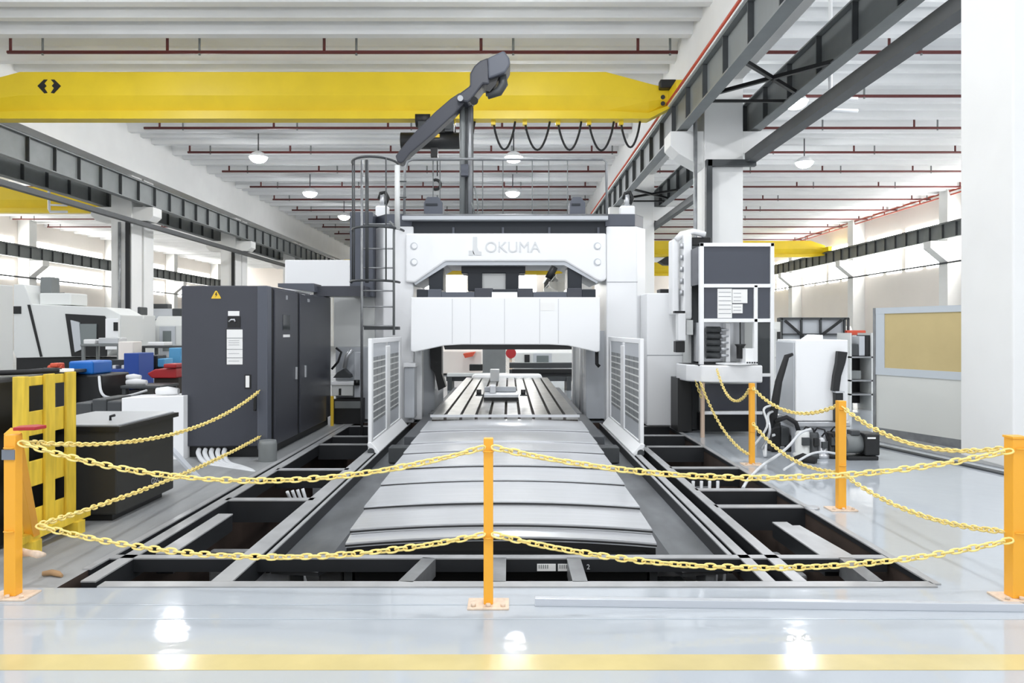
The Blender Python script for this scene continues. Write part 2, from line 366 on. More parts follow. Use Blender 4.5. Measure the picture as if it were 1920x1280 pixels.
MB().tube([(29.2, 26, 10.6), (29.2, 86, 10.6)], .05, 6).build('pipe', 'redlt', t)
for k in range(12): B(29.12, 29.18, 28 + k * 5, 28.06 + k * 5, 10.6, 11.56).build('bracket', 'redlt', t)
# high-bay lamps
def lampobj(loc, label):
    t = thing('high_bay_lamp', label, 'lamp', loc, 'round high-bay ceiling lamps')
    x, y, z = loc
    MB().tube([(x, y, z), (x, y, z + .02), (x, y, z + .2), (x, y, z + .3)], [.42, .45, .28, .08], 20).build('lamp_housing', 'white', t)
    MB().tube([(x, y, z - .24), (x, y, z - .20), (x, y, z - .1), (x, y, z - .002)], [.14, .26, .37, .41], 20).build('lens', 'lamp', t)
    MB().cyl((x, y, z + .3), (x, y, 11.56), .03, 6).build('cord', 'steeldk', t)
lampobj((-11.8, 35.1, 9.75), 'glowing round lamp nearest the left, just below the yellow crane')
lampobj((.2, 35.1, 9.75), 'glowing round lamp above the platform railing, higher of the central pair')
lampobj((-11.8, 44.2, 9.75), 'glowing round lamp second from the crane in the left row')
lampobj((.2, 44.2, 9.75), 'glowing round lamp above the platform railing, lower of the central pair')
lampobj((-11.8, 53.3, 9.75), 'glowing round lamp farthest back, beside the ladder cage top')
lampobj((14.3, 36.2, 9.75), 'glowing round lamp above the right bay')
lampobj((10.2, 26.6, 9.75), 'round lamp hidden behind the right dark runway, mirrored in the floor')
lampobj((-12.7, 28.2, 9.75), 'round lamp hidden behind the yellow crane at the left, mirrored in the floor')
lampobj((.2, 28.2, 9.75), 'round lamp hidden behind the yellow crane at the centre')
for yy, w1 in ((17.4, 'one row in front of the yellow crane'), (8.6, 'above the pit'), (-.2, 'above the photographer')):
    for xx, w2 in ((-11.8, 'left'), (.2, 'centre'), (12.2, 'right')): lampobj((xx, yy, 9.75), f'round lamp out of the picture {w1}, {w2} row')
lampobj((-28, 48, 9.75), 'glowing round lamp over the left bay machines')
lampobj((-32, 46.0, 9.75 + .6), 'glowing round lamp at the far left edge over the left bay')
lampobj((-22.5, 66, 9.75), 'small distant glowing lamp behind the second left column')

# ============================================================= PIT FRAME
pf = thing('pit_frame', 'grey steel beam frame spanning the open machine pit', 'frame', (0, 4.7, -.12))
def beam(x0, y0, x1, y1, w=.1, h=.13, m='frame', top=0.0, name='beam'): return MB().bar((x0, y0, top - h / 2), (x1, y1, top - h / 2), w, h).build(name, m, pf) if MB().bar((x0, y0, top + .004), (x1, y1, top + .004), w + .006, .01).build('top_strip', 'galv' if m == 'galv' else 'lit_top', pf) else None  # pale top strip and dark sides paint the light falling on the beams
beam(PX0 + .25, 4.70, PX1, 4.70, .09, .16)
beam(PX0 + .02, 5.27, PX1 - .02, 5.27, .07, .09)
beam(-1.83, 4.75, -1.83, 12.9, .13, .14); beam(1.85, 4.75, 1.85, 12.9, .08, .14)
beam(1.655, 4.75, 1.655, 12.9, .07, .12); beam(1.57, 5.3, 1.57, 12.9, .025, .12)
beam(-1.715, 5.3, -1.715, 12.9, .025, .12)
beam(-2.68, 4.75, -2.72, 12.9, .09, .14); beam(-2.83, 5.0, -2.81, 12.9, .05, .05)
beam(-2.47, 5.35, -2.47, 6.5, .12, .14)
beam(2.30, 5.3, 2.28, 6.3, .12, .12, top=-.02); beam(2.47, 5.3, 2.4, 6.3, .1, .12, top=-.05)
beam(PX1 + .02, 4.7, PX1 + .02, 12.9, .05, .04)
for y in (7.07, 8.6, 10.5, 11.3, 12.5): beam(-2.68, y, -1.85, y, .1, .2, name='cross_member')
for y in (6.79, 7.5, 8.7, 10.3, 11.4, 12.5): beam(1.87, y, PX1, y, .1, .2, name='cross_member')
for xa, xb in ((-.66, -.56), (-.07, -.07), (.45, .45), (2.33, 2.36)): beam(xa, 4.74, xb, 5.24, .09, .12, 'galv', name='cross_member')
# things down in the pit
for (x0, x1, y0, y1, z0, z1, m, lab) in (
   (-1.9, -1.62, 5.5, 5.9, -1.3, -.14, 'whitegrey', 'pale grey block in the pit left of the way cover, below the front beam'),
   (-2.35, -1.95, 8.9, 9.2, -1.3, -.2, 'whitegrey', 'pale grey duct standing in the left pit between cross members'),
   (-2.66, -2.1, 6.6, 6.7, -1.3, -.35, 'concrete', 'grey panel standing in the left pit near the front'),
   (1.1, 1.35, 5.5, 5.8, -1.3, -.3, 'whitegrey', 'pale grey block in the pit right of the way cover'),
   (-1.42, -1.24, 5.55, 5.9, -1.3, -.16, 'concrete', 'grey block in the pit just left of the way cover end'),
   (1.42, 1.5, 5.4, 5.7, -1.3, -.14, 'whitegrey', 'thin pale block in the pit between trough and right beams'),
   (2.05, 2.2, 5.5, 6.1, -1.3, -.2, 'concrete', 'grey block in the right pit near the front corner'),
   (2.0, 2.5, 9.3, 9.7, -1.3, -.25, 'whitegrey', 'pale box in the right pit below the second bay')):
    tag(B(x0, x1, y0, y1, z0, z1).build('concrete_block', m, None, .02), lab, 'block')
for xa, xb in ((1007, 1042), (1046, 1075)):
    lb = B(X(xa, 5.23), X(xb, 5.23), 5.226, 5.234, Z(1070, 5.23), Z(1057, 5.23)).build('label', 'paper', pf)
    for q in range(5): B(X(xa + 3 + q * 4, 5.23), X(xa + 4.5 + q * 4, 5.23), 5.223, 5.227, Z(1065, 5.23), Z(1058, 5.23)).build('barcode_bar', 'steel', lb)
text('2', 'stencilled_number', 'hose', pf, P(1103, 1063, 5.232), .05, (math.radians(90), 0, 0), .001)
def hose(pts, r, m, name, label, cat='hose', group=None, n=8):
    ps = [Vector(p) for p in pts]; out = []
    for i in range(len(ps) - 1):
        p0 = ps[max(i - 1, 0)]; p1 = ps[i]; p2 = ps[i + 1]; p3 = ps[min(i + 2, len(ps) - 1)]
        for k in range(6):
            t = k / 6; out.append(.5 * ((2 * p1) + (p2 - p0) * t + (2 * p0 - 5 * p1 + 4 * p2 - p3) * t * t + (3 * p1 - p0 - 3 * p2 + p3) * t ** 3))
    out.append(ps[-1]); return tag(MB().tube(out, r, n).build(name, m), label, cat, group)
for i in range(4):
    hose([(-2.35 + .04 * i, 7.9 + .05 * i, -.1), (-2.3 + .05 * i, 8.0, -.4), (-2.42 + .06 * i, 8.0, -.8), (-2.35 + .07 * i, 8.0, -1.25)], .018, 'hose', 'cable', ['leftmost', 'second from left', 'third from left', 'rightmost'][i] + ' of the thin white cables hanging in the left pit', 'cable', 'white cables in the left pit')
for i in range(4):
    hose([(2.02 + .09 * i, 8.2, -.05), (2.0 + .09 * i, 8.1, -.3), (2.08 + .09 * i, 8.1, -.7), (2.05 + .09 * i, 8.1, -1.25)], .018, 'hose', 'cable', ['leftmost', 'second from left', 'third from left', 'rightmost'][i] + ' of the thin white cables hanging in the right pit', 'cable', 'white cables in the right pit')

# ============================================================= WAY COVER, TRAYS, TABLE
CL, CR = -1.11, .99
rows = [(5.4, .065), (5.55, .125), (6.04, .18), (6.77, .215), (7.32, .255), (8.06, .285), (8.6, .31), (9.4, .34), (10.2, .395)]
wc = thing('way_cover', 'brushed steel telescopic way cover in front of the machine table', 'way cover', (-.06, 7.6, 0))
def archstrip(y0, y1, z0, z1, arch0, arch1, th=.03, inset=0):
    n = 16; vs = []; fs = []
    for (y, z, ar) in ((y0, z0, arch0), (y1, z1, arch1)):
        for i in range(n + 1):
            u = i / n * 2 - 1; x = (CL + CR) / 2 + u * ((CR - CL) / 2 - inset + .075 * (10.2 - y) / 4.8); vs.append((x, y, z + ar * (1 - u * u)))
    m = len(vs)
    vs += [(x, y, z - th) for x, y, z in vs]
    for i in range(n):
        fs.append((i, i + 1, n + 2 + i, n + 1 + i)); fs.append((m + i, m + n + 1 + i, m + n + 2 + i, m + i + 1))
        fs.append((i, m + i, m + i + 1, i + 1)); fs.append((n + 1 + i, n + 2 + i, m + n + 2 + i, m + n + 1 + i))
    fs += [(0, n + 1, m + n + 1, m), (n, m + n, m + 2 * n + 1, 2 * n + 1)]
    mb = MB(); mb.add(vs, fs)
    mb.sm = [False] * len(fs)
    return mb
for i in range(len(rows) - 1):
    y0, z0 = rows[i]; y1, z1 = rows[i + 1]; a = .05 - .025 * i / 7
    sg = archstrip(y0, y1 + .04, z0, z0 + (z1 - z0) * .45, a, a, .035).build('cover_segment', 'cover', wc)
    archstrip(y0 - .012, y0 - .001, z0 - .012, z0 - .012, a, a, .012).build('seam_strip', 'black', sg)  # black strip drawn as the dark seam under each segment's lip
m = archstrip(5.43, 5.48, .03, .03, .05, .05, .30); m.build('front_skirt', 'black', wc)
for x0, x1 in ((CL + .02, CL + .06), (CR - .06, CR - .02)): B(x0, x1, 5.5, 10.15, .01, .06).build('side_skirt', 'steeldk', wc)
mb_ = thing('machine_bed', 'dark grey machine bed with dusty sheet troughs beside the way cover', 'machine bed', (-.06, 5.3, -1.3))
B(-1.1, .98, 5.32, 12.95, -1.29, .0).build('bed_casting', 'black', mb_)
B(-.95, .83, 13.02, 20, .01, .18).build('bed_casting', 'black', mb_)
for s, xe, xo in ((-1, -1.12, -1.70), (1, 1.0, 1.555)):
    q = (xo - xe)
    def sec(pts, name, mt): MB().prism(pts, (5.32, 12.95)).build(name, mt, mb_)
    sec([(xo, -.10), (xo, -.13), (xe + q * .42, -.15), (xe + q * .42, -.12)], 'chip_trough', 'tray')
    sec([(xe + q * .42, -.12), (xe + q * .42, -.15), (xe + q * .1, -.06), (xe + q * .1, -.03)], 'trough_slope', 'trayd')
    sec([(xe + q * .1, -.03), (xe + q * .1, -.3), (xe, -.3), (xe, -.03)], 'trough_edge', 'steeldk')
    B(xe, xe + q * .75, 9.6, 9.85, -.1, .10).build('guide_block', 'steeldk', mb_, .01)
    B(xe - .02 * s * 0, xe + q * .55, 10.2, 12.9, -.05, .16).build('guide_cover', 'trayd', mb_, .01)
    B(xe, xe + q * .5, 13.02, 19, .01, .16).build('guide_cover', 'trayd', mb_, .01)
TX0, TX1, TY0, TY1 = -1.06, .94, 10.22, 18.5
mt = thing('machine_table', 'grey machine table with nine long T-slots under the gantry', 'table', (-.06, 14, .2))
B(TX0, TX1, TY0, TY1, .18, .385).build('table_body', 'slot', mt)
sl = [X(p, 10.1) for p in (833, 863, 892, 918, 948, 974, 1001, 1032, 1060)]
edges = [TX0] + sl + [TX1]
for i in range(10): B(edges[i] + (.02 if i else 0), edges[i + 1] - (.02 if i < 9 else 0), TY0, TY1, .38, .446).build('table_strip', 'table', mt)
B(TX0 - .02, TX1 + .02, TY0 - .03, TY0, .42, .455).build('front_trim', 'silver', mt)
B(TX0 + .12, TX1 - .12, TY1 + .02, TY1 + .5, .2, .52).build('rear_cover', 'white', mt, .08)
vz = thing('machine_vise', 'silver vise clamped in the middle of the machine table', 'vise', (X(938, 12.5), 12.5, .446))
B(X(907, 12.3), X(972, 12.3), 12.3, 12.9, .446, .50).build('base', 'black', vz)
B(X(907, 12.3), X(972, 12.3), 12.28, 12.92, .50, .56).build('body', 'silver', vz, .01)
B(X(918, 12.5), X(930, 12.5), 12.5, 12.8, .56, .68).build('jaw', 'silver', vz, .01)
B(X(908, 12.7), X(968, 12.7), 12.75, 12.88, .56, .64).build('jaw', 'whitegrey', vz, .01)
for a in (898, 981):
    MB().cyl(P(a, 730, 12.3), P(a, 742, 12.3), .04, 8).build('clamp', 'black', vz)
    B(X(a - 6, 12.3), X(a + 8, 12.3), 12.25, 12.35, .53, .55).build('clamp_arm', 'steeldk', vz)
tag(B(X(919, 17), X(936, 17), 17, 17.3, .446, .72).build('setting_block', 'white', None, .01), 'white setting block at the far end of the machine table', 'block')

# ============================================================= GANTRY MACHINE
g = thing('gantry_milling_machine', 'large white double-column gantry milling machine with raised lettering', 'machine', (-.05, 13, 0))
YF = 12.9
def gx(px): return X(px, YF)
def gz(py): return Z(py, YF)
def chamcol(xi, xo, z0, z1, y0=YF, y1=14.7):
    c = .2 * (1 if xo > xi else -1)
    return MB().prism([(xi, y0), (xo - c, y0), (xo, y0 + .3), (xo, y1), (xi, y1)], (z0, z1), 'z')
chamcol(gx(1137), gx(1216), 0.01, gz(424)).build('column', 'white', g, .02)
chamcol(gx(775), gx(697), 0.01, gz(424)).build('column', 'white', g, .02)
for a, b in ((1135, 1212), (772, 700)):
    chamcol(gx(a), gx(b), gz(424), gz(401)).build('column_cap', 'capgrey', g, .01)
B(gx(657), gx(700), YF - .05, YF + .8, gz(556), gz(398)).build('cable_duct', 'capgrey', g, .01)
# seams on right column
B(gx(1138), gx(1216) - .19, YF - .004, YF, gz(529), gz(528)).build('panel_seam', 'ink', g)
# bridge with sloped lower corners
YB = 12.82
bp = [(760, 437), (1137, 437), (1137, 524), (1128, 528), (1118, 525), (1060, 490), (835, 490), (778, 530), (760, 529)]
plate([P(a, b, YB) for a, b in bp], 1.3).build('bridge', 'white', g, .03)
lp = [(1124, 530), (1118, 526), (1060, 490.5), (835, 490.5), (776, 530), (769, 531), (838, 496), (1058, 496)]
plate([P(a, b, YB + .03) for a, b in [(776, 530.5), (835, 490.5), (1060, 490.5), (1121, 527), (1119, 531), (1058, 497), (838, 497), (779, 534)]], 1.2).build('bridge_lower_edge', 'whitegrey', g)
for a in (776, 1120):
    for b in (461, 491):
        p = P(a, b, YB - .012); MB().cyl(p, p + Vector((0, .02, 0)), .062, 20).build('bolt_cover', 'whitegrey', g)
        MB().cyl(p + Vector((.01, -.006, 0)), p + Vector((.01, .02, 0)), .045, 20).build('bolt_cover', 'white', g)
# raised lettering
r90 = (math.radians(90), 0, 0)
for k, (mt_, off, dy, ex) in enumerate((('letter', 0, 0, .006),)):
    pc = P(961, 464, YB - .004 + dy)
    text('OKUMA', 'raised_lettering', mt_, g, pc, .262, r90, ex, off)
    for poly in ([(887.5, 444.5), (894, 444.5), (894, 464), (897, 470), (902, 471), (902, 477.5), (891, 477.5), (888, 474), (887, 470)], [(879.5, 470.5), (886, 470.5), (889, 476), (886, 477.5), (879.5, 477.5)]):
        cx_ = sum(p[0] for p in poly) / len(poly); cy_ = sum(p[1] for p in poly) / len(poly); e = .8 if k == 0 else -.1
        q = [(a + (e if a > cx_ else -e), b + (e if b > cy_ else -e)) for a, b in poly]
        plate([P(a, b, YB - .008 + dy) for a, b in q], .012).build('raised_emblem', mt_, g)
# dark channel, platform, railing
B(gx(758), gx(1137), YF + .05, YF + 1.4, gz(438), gz(414)).build('upper_beam', 'navy', g)
for px in (850, 943, 1030, 1122): B(gx(px - 2), gx(px + 2), YF, YF + .05, gz(437), gz(426)).build('beam_bracket', 'capgrey', g)
B(gx(756), gx(1138), YF - .15, YF + 1.6, gz(414), gz(407)).build('platform', 'whitegrey', g)
B(gx(764), gx(1136), YF + 1.2, YF + 1.3, gz(406), gz(394)).build('toe_board', 'capgrey', g)
YR = YF - .1
rl = MB()
def gp(px, py, Y=None): return P(px, py, Y or YR)
rail_pts = [gp(758, 404), gp(759, 318), gp(764, 303), gp(775, 298), gp(1130, 298), gp(1137, 304), gp(1138, 404)]
MB().tube(rail_pts, .022, 8).build('handrail', 'galv', g)
MB().tube([gp(758, 403), gp(1137, 403)], .02, 8).build('handrail', 'galv', g)
for px in (905, 943, 998, 1029, 1064, 812, 825): MB().tube([gp(px, 300, YR + 1.3), gp(px, 412, YR + 1.3)], .009, 6).build('baluster', 'steel', g)
MB().tube([gp(764, 300, YR + 1.3), gp(1130, 300, YR + 1.3)], .015, 6).build('handrail', 'galv', g)
for a, b in ((791, 827), (1071, 1101)):
    x0, x1 = gx(a), gx(b)
    mo = MB().prism([(x0 + .03, gz(368)), (x0 + .06, gz(363)), (x1 - .08, gz(363)), (x1, gz(374)), (x1, gz(405)), (x0, gz(405)), (x0, gz(374))], (YF + .3, YF + .7)).build('feed_motor', 'capgrey', g, .01)
    B(x0 + .03, x1 - .09, YF + .285, YF + .3, gz(380), gz(376)).build('motor_band', 'navy', mo)
for a, b in ((1170, 1198), (696, 720)):
    x0, x1 = gx(a), gx(b); cy = YF + .5
    B(x0, x1, cy - .12, cy + .12, gz(402), gz(378)).build('lubricator', 'white', g, .03)
    MB().cyl(((x0 + x1) / 2, cy, gz(378)), ((x0 + x1) / 2, cy, gz(356)), .05, 12).build('lubricator_neck', 'silver', g)
    MB().tube([((x0 + x1) / 2 + .05, cy, gz(374)), ((x0 + x1) / 2 + .1, cy, gz(362)), ((x0 + x1) / 2 + .05, cy, gz(350)), ((x0 + x1) / 2 - .03, cy, gz(352)), ((x0 + x1) / 2 - .06, cy, gz(364))], .035, 8).build('lubricator_hose', 'black', g)
# arm post and cable arm
MB().tube([gp(867, 412, YF + .2), gp(867, 186, YF + .2)], .05, 12).build('arm_post', 'steel', g)
MB().tube([gp(881, 412, YF + .2), gp(881, 186, YF + .2)], .045, 12).build('arm_post', 'galv', g)
B(gx(861), gx(886), YF + .22, YF + .34, gz(412), gz(192)).build('arm_post_back', 'steeldk', g)
B(gx(863), gx(878), YF + .05, YF + .2, gz(328), gz(306)).build('post_clamp', 'capgrey', g, .01)
arm = [(741, 292), (744, 302), (750, 306), (757, 303), (768, 288), (810, 252), (852, 213), (874, 189), (862, 173), (845, 184), (815, 210), (780, 245), (758, 270)]
YA = YF + .0
plate([P(a, b, YA) for a, b in arm], .28).build('cable_arm', 'cab', g, .02)
hd = [(859, 178), (863, 173), (881, 160), (881, 137), (889, 123), (900, 113), (916, 107), (918, 130), (918, 158), (906, 157), (884, 186), (877, 192), (868, 190)]
plate([P(a, b, YA - .12) for a, b in hd], .5).build('arm_head', 'cab', g, .03)
hd2 = [(914, 108), (938, 97), (945, 94), (955, 108), (957, 120), (948, 135), (930, 142), (916, 147)]
plate([P(a, b, YA - .18) for a, b in hd2], .55).build('arm_head_cover', 'capgrey', g, .03)
MB().tube([gp(941, 138, YA), gp(944, 158, YA), gp(935, 172, YA), gp(914, 180, YA)], [.07, .08, .08, .06], 10).build('arm_elbow', 'steeldk', g)
plate([P(a, b, YA - .1) for a, b in [(918, 146), (936, 141), (930, 158), (918, 172), (910, 170)]], .3).build('arm_knuckle', 'black', g)
MB().cyl(gp(889, 189, YA - .1), gp(889, 189, YA + .2), .07, 12).build('arm_pivot', 'black', g)
MB().cyl(gp(863, 184, YA - .15), gp(863, 184, YA), .05, 12).build('arm_bolt', 'silver', g)
MB().tube([gp(890, 350, YF + .1), gp(897, 385, YF + .1), gp(893, 408, YF + .1), gp(884, 380, YF + .1)], .015, 6).build('post_cable', 'steel', g)
# ladder with cage
YL = 12.25
def lp_(px, py, Y=YL): return P(px, py, Y)
ld = bpy.data.objects.new('ladder', None); COL.objects.link(ld); ld.parent = g; ld.location = Vector((X(710, YL), YL, 0)) - g.location
MB().tube([lp_(678.5, 820), lp_(678.5, 300)], .022, 8).build('ladder_rail', 'galv', ld)
MB().tube([lp_(738.5, 628), lp_(738.5, 440), lp_(739, 424), lp_(730, 415)], .02, 8).build('ladder_rail', 'steel', ld)
for py in (420, 466, 502, 545, 575, 611): MB().tube([lp_(678, py), lp_(739, py)], .013, 6).build('rung', 'galv', ld)
def hoop(py, xa, xb, y0, yb, r=.02, zz=0):
    pts = []; cx = (xa + xb) / 2; rx = (xb - xa) / 2
    z = Z(py, YL)
    for i in range(17):
        t = math.pi * i / 16
        pts.append((X(cx, YL) - math.cos(t) * rx * YL / F, y0 - math.sin(t) * yb, z))
    return MB().tube(pts, r, 8)
for py, a, b in ((300, 655, 742), (428, 655, 752), (527, 652, 744)): hoop(py, a, b, YL + .3, .55).build('cage_hoop', 'steeldk', ld)
for a, t in ((654, .12), (662, .7), (721, 2.2)):
    cx = (655 + 745) / 2; x = X(cx, YL) - math.cos(t) * 45 * YL / F; y = YL + .3 - math.sin(t) * .55
    MB().tube([(x, y, Z(527, YL)), (x, y, Z(300, YL))], .012, 6).build('cage_strip', 'steeldk', ld)
MB().tube([lp_(688, 530), lp_(688, 300)], .03, 8).build('cage_strip', 'steeldk', ld)
MB().tube([lp_(745, 630 - 200), lp_(745, 310)], .045, 8).build('ladder_head_post', 'offwhite', ld)
for py in (340, 370): MB().tube([lp_(745, py), lp_(762, py)], .012, 6).build('ladder_tie', 'steeldk', ld)
B(X(680, YL), X(745, YL), YL + .1, YL + .3, Z(618, YL), Z(612, YL)).build('ladder_bracket', 'steeldk', ld)
# cross rail and dark parts in the opening
YCR = 12.25
def cp(px, py): return P(px, py, YCR)
cr = [(770, 557), (1125, 557), (1125, 658), (1119, 660), (1066, 648), (1030, 646), (866, 646), (832, 648), (776, 660), (770, 658)]
plate([cp(a, b) for a, b in cr], .9).build('cross_rail_cover', 'white', g, .015)
for px in (848, 882, 946, 1012, 1047): B(X(px, YCR) - .002, X(px, YCR) + .002, YCR - .003, YCR, Z(644, YCR), Z(560, YCR)).build('panel_seam', 'ink', g)
B(X(1013, YCR), X(1040, YCR), YCR - .004, YCR, Z(582, YCR), Z(567, YCR)).build('name_sticker', 'paper', g)
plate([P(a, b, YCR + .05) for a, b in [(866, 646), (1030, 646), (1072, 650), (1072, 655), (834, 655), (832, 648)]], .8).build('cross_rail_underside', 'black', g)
for a, b, c1, c2, mm in ((779, 800, 541, 557, 'navy'), (800, 826, 541, 557, 'capgrey'), (826, 889, 546, 557, 'capgrey'), (889, 924, 539, 557, 'cab'), (924, 970, 541, 548, 'navy'), (970, 1000, 539, 557, 'cab'), (1000, 1064, 546, 557, 'capgrey'), (1064, 1093, 539, 557, 'cab'), (1093, 1119, 541, 557, 'navy')):
    B(X(a, YCR), X(b, YCR), YCR + .15, YCR + .8, Z(c2, YCR), Z(c1, YCR)).build('saddle_cover', mm, g, .01)
B(X(922, YCR), X(970, YCR), YCR + .05, YCR + .15, Z(557, YCR), Z(547, YCR)).build('saddle_cover', 'white', g)
for a, b, c1, c2, Yq in ((804, 831, 497, 545, 12.9), (865, 985, 492, 512, 13.1), (877, 904, 510, 545, 13.1), (948, 973, 510, 545, 13.1), (1064, 1091, 497, 545, 12.9)):
    B(X(a, Yq), X(b, Yq), Yq, Yq + .6, Z(c2, Yq), Z(c1, Yq)).build('ram_housing', 'navy', g, .01)
B(X(904, 13.1), X(948, 13.1), 13.15, 13.4, Z(545, 13.1), Z(512, 13.1)).build('spindle_head', 'offwhite', g)
MB().tube([P(1040, 500, 12.7), P(1028, 522, 12.7)], .06, 8).build('cable_elbow', 'black', g)
# inside faces below the cross rail
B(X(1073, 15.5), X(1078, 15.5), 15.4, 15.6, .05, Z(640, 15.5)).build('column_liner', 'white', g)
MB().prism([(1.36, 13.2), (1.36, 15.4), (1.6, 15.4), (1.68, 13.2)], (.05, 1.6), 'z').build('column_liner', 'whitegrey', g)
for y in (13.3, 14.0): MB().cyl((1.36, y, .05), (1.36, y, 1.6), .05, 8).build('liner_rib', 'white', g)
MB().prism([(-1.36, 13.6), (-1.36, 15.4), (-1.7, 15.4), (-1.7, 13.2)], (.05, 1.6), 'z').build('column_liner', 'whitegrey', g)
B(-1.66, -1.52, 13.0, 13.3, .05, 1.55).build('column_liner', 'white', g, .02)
plate([P(a, b, 13.45) for a, b in [(806, 648), (828, 648), (828, 700), (836, 725), (822, 732), (815, 700), (808, 690)]], .25).build('dust_bellows', 'black', g)
B(X(757, 12.6), X(777, 12.6), 12.6, 12.95, .12, Z(688, 12.6)).build('lower_cover', 'whitegrey', g, .02)
B(X(757, 12.6), X(780, 12.6), 12.55, 12.95, Z(688, 12.6), Z(680, 12.6)).build('lower_cover', 'white', g, .01)
MB().tube([P(1119, 655, 12.4), P(1119, 682, 12.4), P(1124, 687, 12.4)], .03, 8).build('air_nozzle', 'rubber', g)
# side body parts
B(gx(618), gx(697), YF + .3, YF + 1.4, gz(651), gz(555)).build('side_cover', 'offwhite', g, .01)
B(gx(624), gx(688), YF + .2, YF + 1.3, .05, gz(651)).build('hydraulic_cabinet', 'whitegrey', g, .01)
B(X(1213, 12.4), X(1281, 12.4), 12.4, 14, .02, Z(549, 12.4)).build('side_cover', 'white', g, .02)
B(X(1213, 12.4), X(1281, 12.4), 12.395, 12.4, Z(666, 12.4), Z(665, 12.4)).build('panel_seam', 'ink', g)
B(X(1238, 12.5), X(1266, 12.5), 12.5, 12.8, Z(549, 12.4), Z(541, 12.4)).build('side_motor', 'black', g, .01)
tag(B(X(534, 15), X(656, 15), 15, 16.2, Z(545, 15) , Z(487, 15)).build('roof_unit', 'white', None, .02), 'white box-shaped enclosure behind the charcoal cabinet', 'enclosure')
bpy.data.objects['roof_unit'].name = 'machine_enclosure'
B(X(540, 15), X(560, 15), 15.2, 15.6, 0, Z(545, 15)).build('support_leg', 'offwhite', bpy.data.objects['machine_enclosure'])
t = thing('cable_duct', 'dark grey overhead duct from the charcoal cabinet to the machine', 'duct', P(600, 555, 12.7))
plate([P(a, b, 12.2) for a, b in [(521, 531), (588, 531), (590, 547), (521, 538)]], .5).build('duct', 'capgrey', t)
B(X(588, 12.4), X(684, 12.4), 12.4, 12.85, Z(555, 12.4), Z(536, 12.4)).build('duct', 'cab', t)
# hydraulics between cabinet and machine
hy = thing('hydraulic_unit', 'small white hydraulic unit between the charcoal cabinet and the ladder', 'machine', P(645, 790, 12.9))
Yy = 12.75
B(X(622, Yy), X(662, Yy), Yy, Yy + .3, Z(742, Yy), Z(722, Yy)).build('valve_box', 'offwhite', hy, .01)
B(X(620, Yy), X(664, Yy), Yy - .02, Yy + .3, Z(722, Yy), Z(715, Yy)).build('valve_box_lid', 'white', hy, .01)
plate([P(a, b, Yy) for a, b in [(624, 708), (632, 698), (644, 691), (656, 702), (658, 708)]], .2).build('pump', 'steeldk', hy, .01)
B(X(636, Yy), X(640, Yy), Yy - .03, Yy, Z(740, Yy), Z(728, Yy)).build('latch', 'black', hy)
MB().tube([P(622, 692, Yy), P(634, 678, Yy), P(640, 660, Yy), P(630, 652, Yy)], .02, 8).build('hose', 'rubber', hy)
MB().tube([P(646, 690, Yy), P(650, 668, Yy), P(660, 655, Yy)], .04, 8).build('pipe', 'silver', hy)
B(X(664, Yy), X(676, Yy), Yy, Yy + .2, Z(745, Yy), Z(660, Yy)).build('filter_column', 'whitegrey', hy, .01)
MB().cyl(P(669, 712, Yy - .05), P(669, 722, Yy - .05), .05, 10).build('gauge', 'black', hy)
B(X(626, Yy), X(678, Yy), Yy, Yy + .3, 0.01, Z(748, Yy)).build('base', 'black', hy)
B(X(628, Yy), X(676, Yy), Yy - .02, Yy, Z(765, Yy), Z(752, Yy)).build('shelf', 'steel', hy)
tag(B(X(621, 12.6), X(626, 12.6), 12.55, 12.6, .0, Z(742, 12.6)).build('edge_guard', 'warn'), 'yellow vertical guard strip at the far corner of the charcoal cabinet', 'guard')

# side guards (windowed white panels)
def guard(name, label, x, s):
    t = thing(name, label, 'guard', (x, 11.1, 0), 'white windowed side guards')
    y0, y1 = (9.74, 12.45) if s < 0 else (9.62, 12.7)
    zt = 1.50; zbm = .17; w = .06
    def vb(ya, yb, za, zc, nm, m, d=.05): return B(x - d / 2, x + d / 2, ya, yb, za, zc).build(nm, m, t, .008)
    vb(y0, y0 + .12, .02, zt, 'post', 'white'); vb(y1 - .22, y1, .1, zt, 'post', 'white'); ym = (y0 + y1) / 2
    vb(ym - .16, ym + .16, zbm, zt - .12, 'post', 'white', .055)
    vb(y0 + .12, y1 - .22, zt - .07, zt, 'top_rail', 'white'); vb(y0 + .12, y1 - .22, .1, zbm, 'bottom_rail', 'white')
    for k, (ya, yb) in enumerate(((y0 + .13, ym - .16), (ym + .16, y1 - .22))):
        B(x - .008, x + .008, ya, yb, zbm, zt - .07).build('window_panel', 'whitegrey', t)
        pn = B(x - .012, x + .012, ya + .05, yb - .05, .38, 1.25).build('window', 'mesh', t)
        for q in range(9):
            zz = .42 + q * .095; B(x - .016, x + .016, ya + .05, yb - .05, zz, zz + .018).build('window_bar', 'offwhite', pn)
        for q in range(2):
            yy = ya + (yb - ya) * (q + 1) / 3; B(x - .015, x + .015, yy - .01, yy + .01, .38, 1.25).build('window_bar', 'steel', pn)
    xi = x - s * .0
    MB().prism([(x + s * .03, .14), (x + s * .03, .10), (x - s * .10, -.02), (x - s * .13, .02), (x - s * .02, .15)], (y0 - .02, y1), 'y').build('skirt', 'white', t, .01)
    MB().cyl((x - s * .02, y0 - .03, .03), (x - s * .02, y0 + .02, .03), .045, 12).build('skirt_roller', 'steeldk', t)
    return t
guard('side_guard', 'white windowed side guard left of the machine table', -1.82, -1)
guard('side_guard', 'white windowed side guard right of the machine table', 1.71, 1)

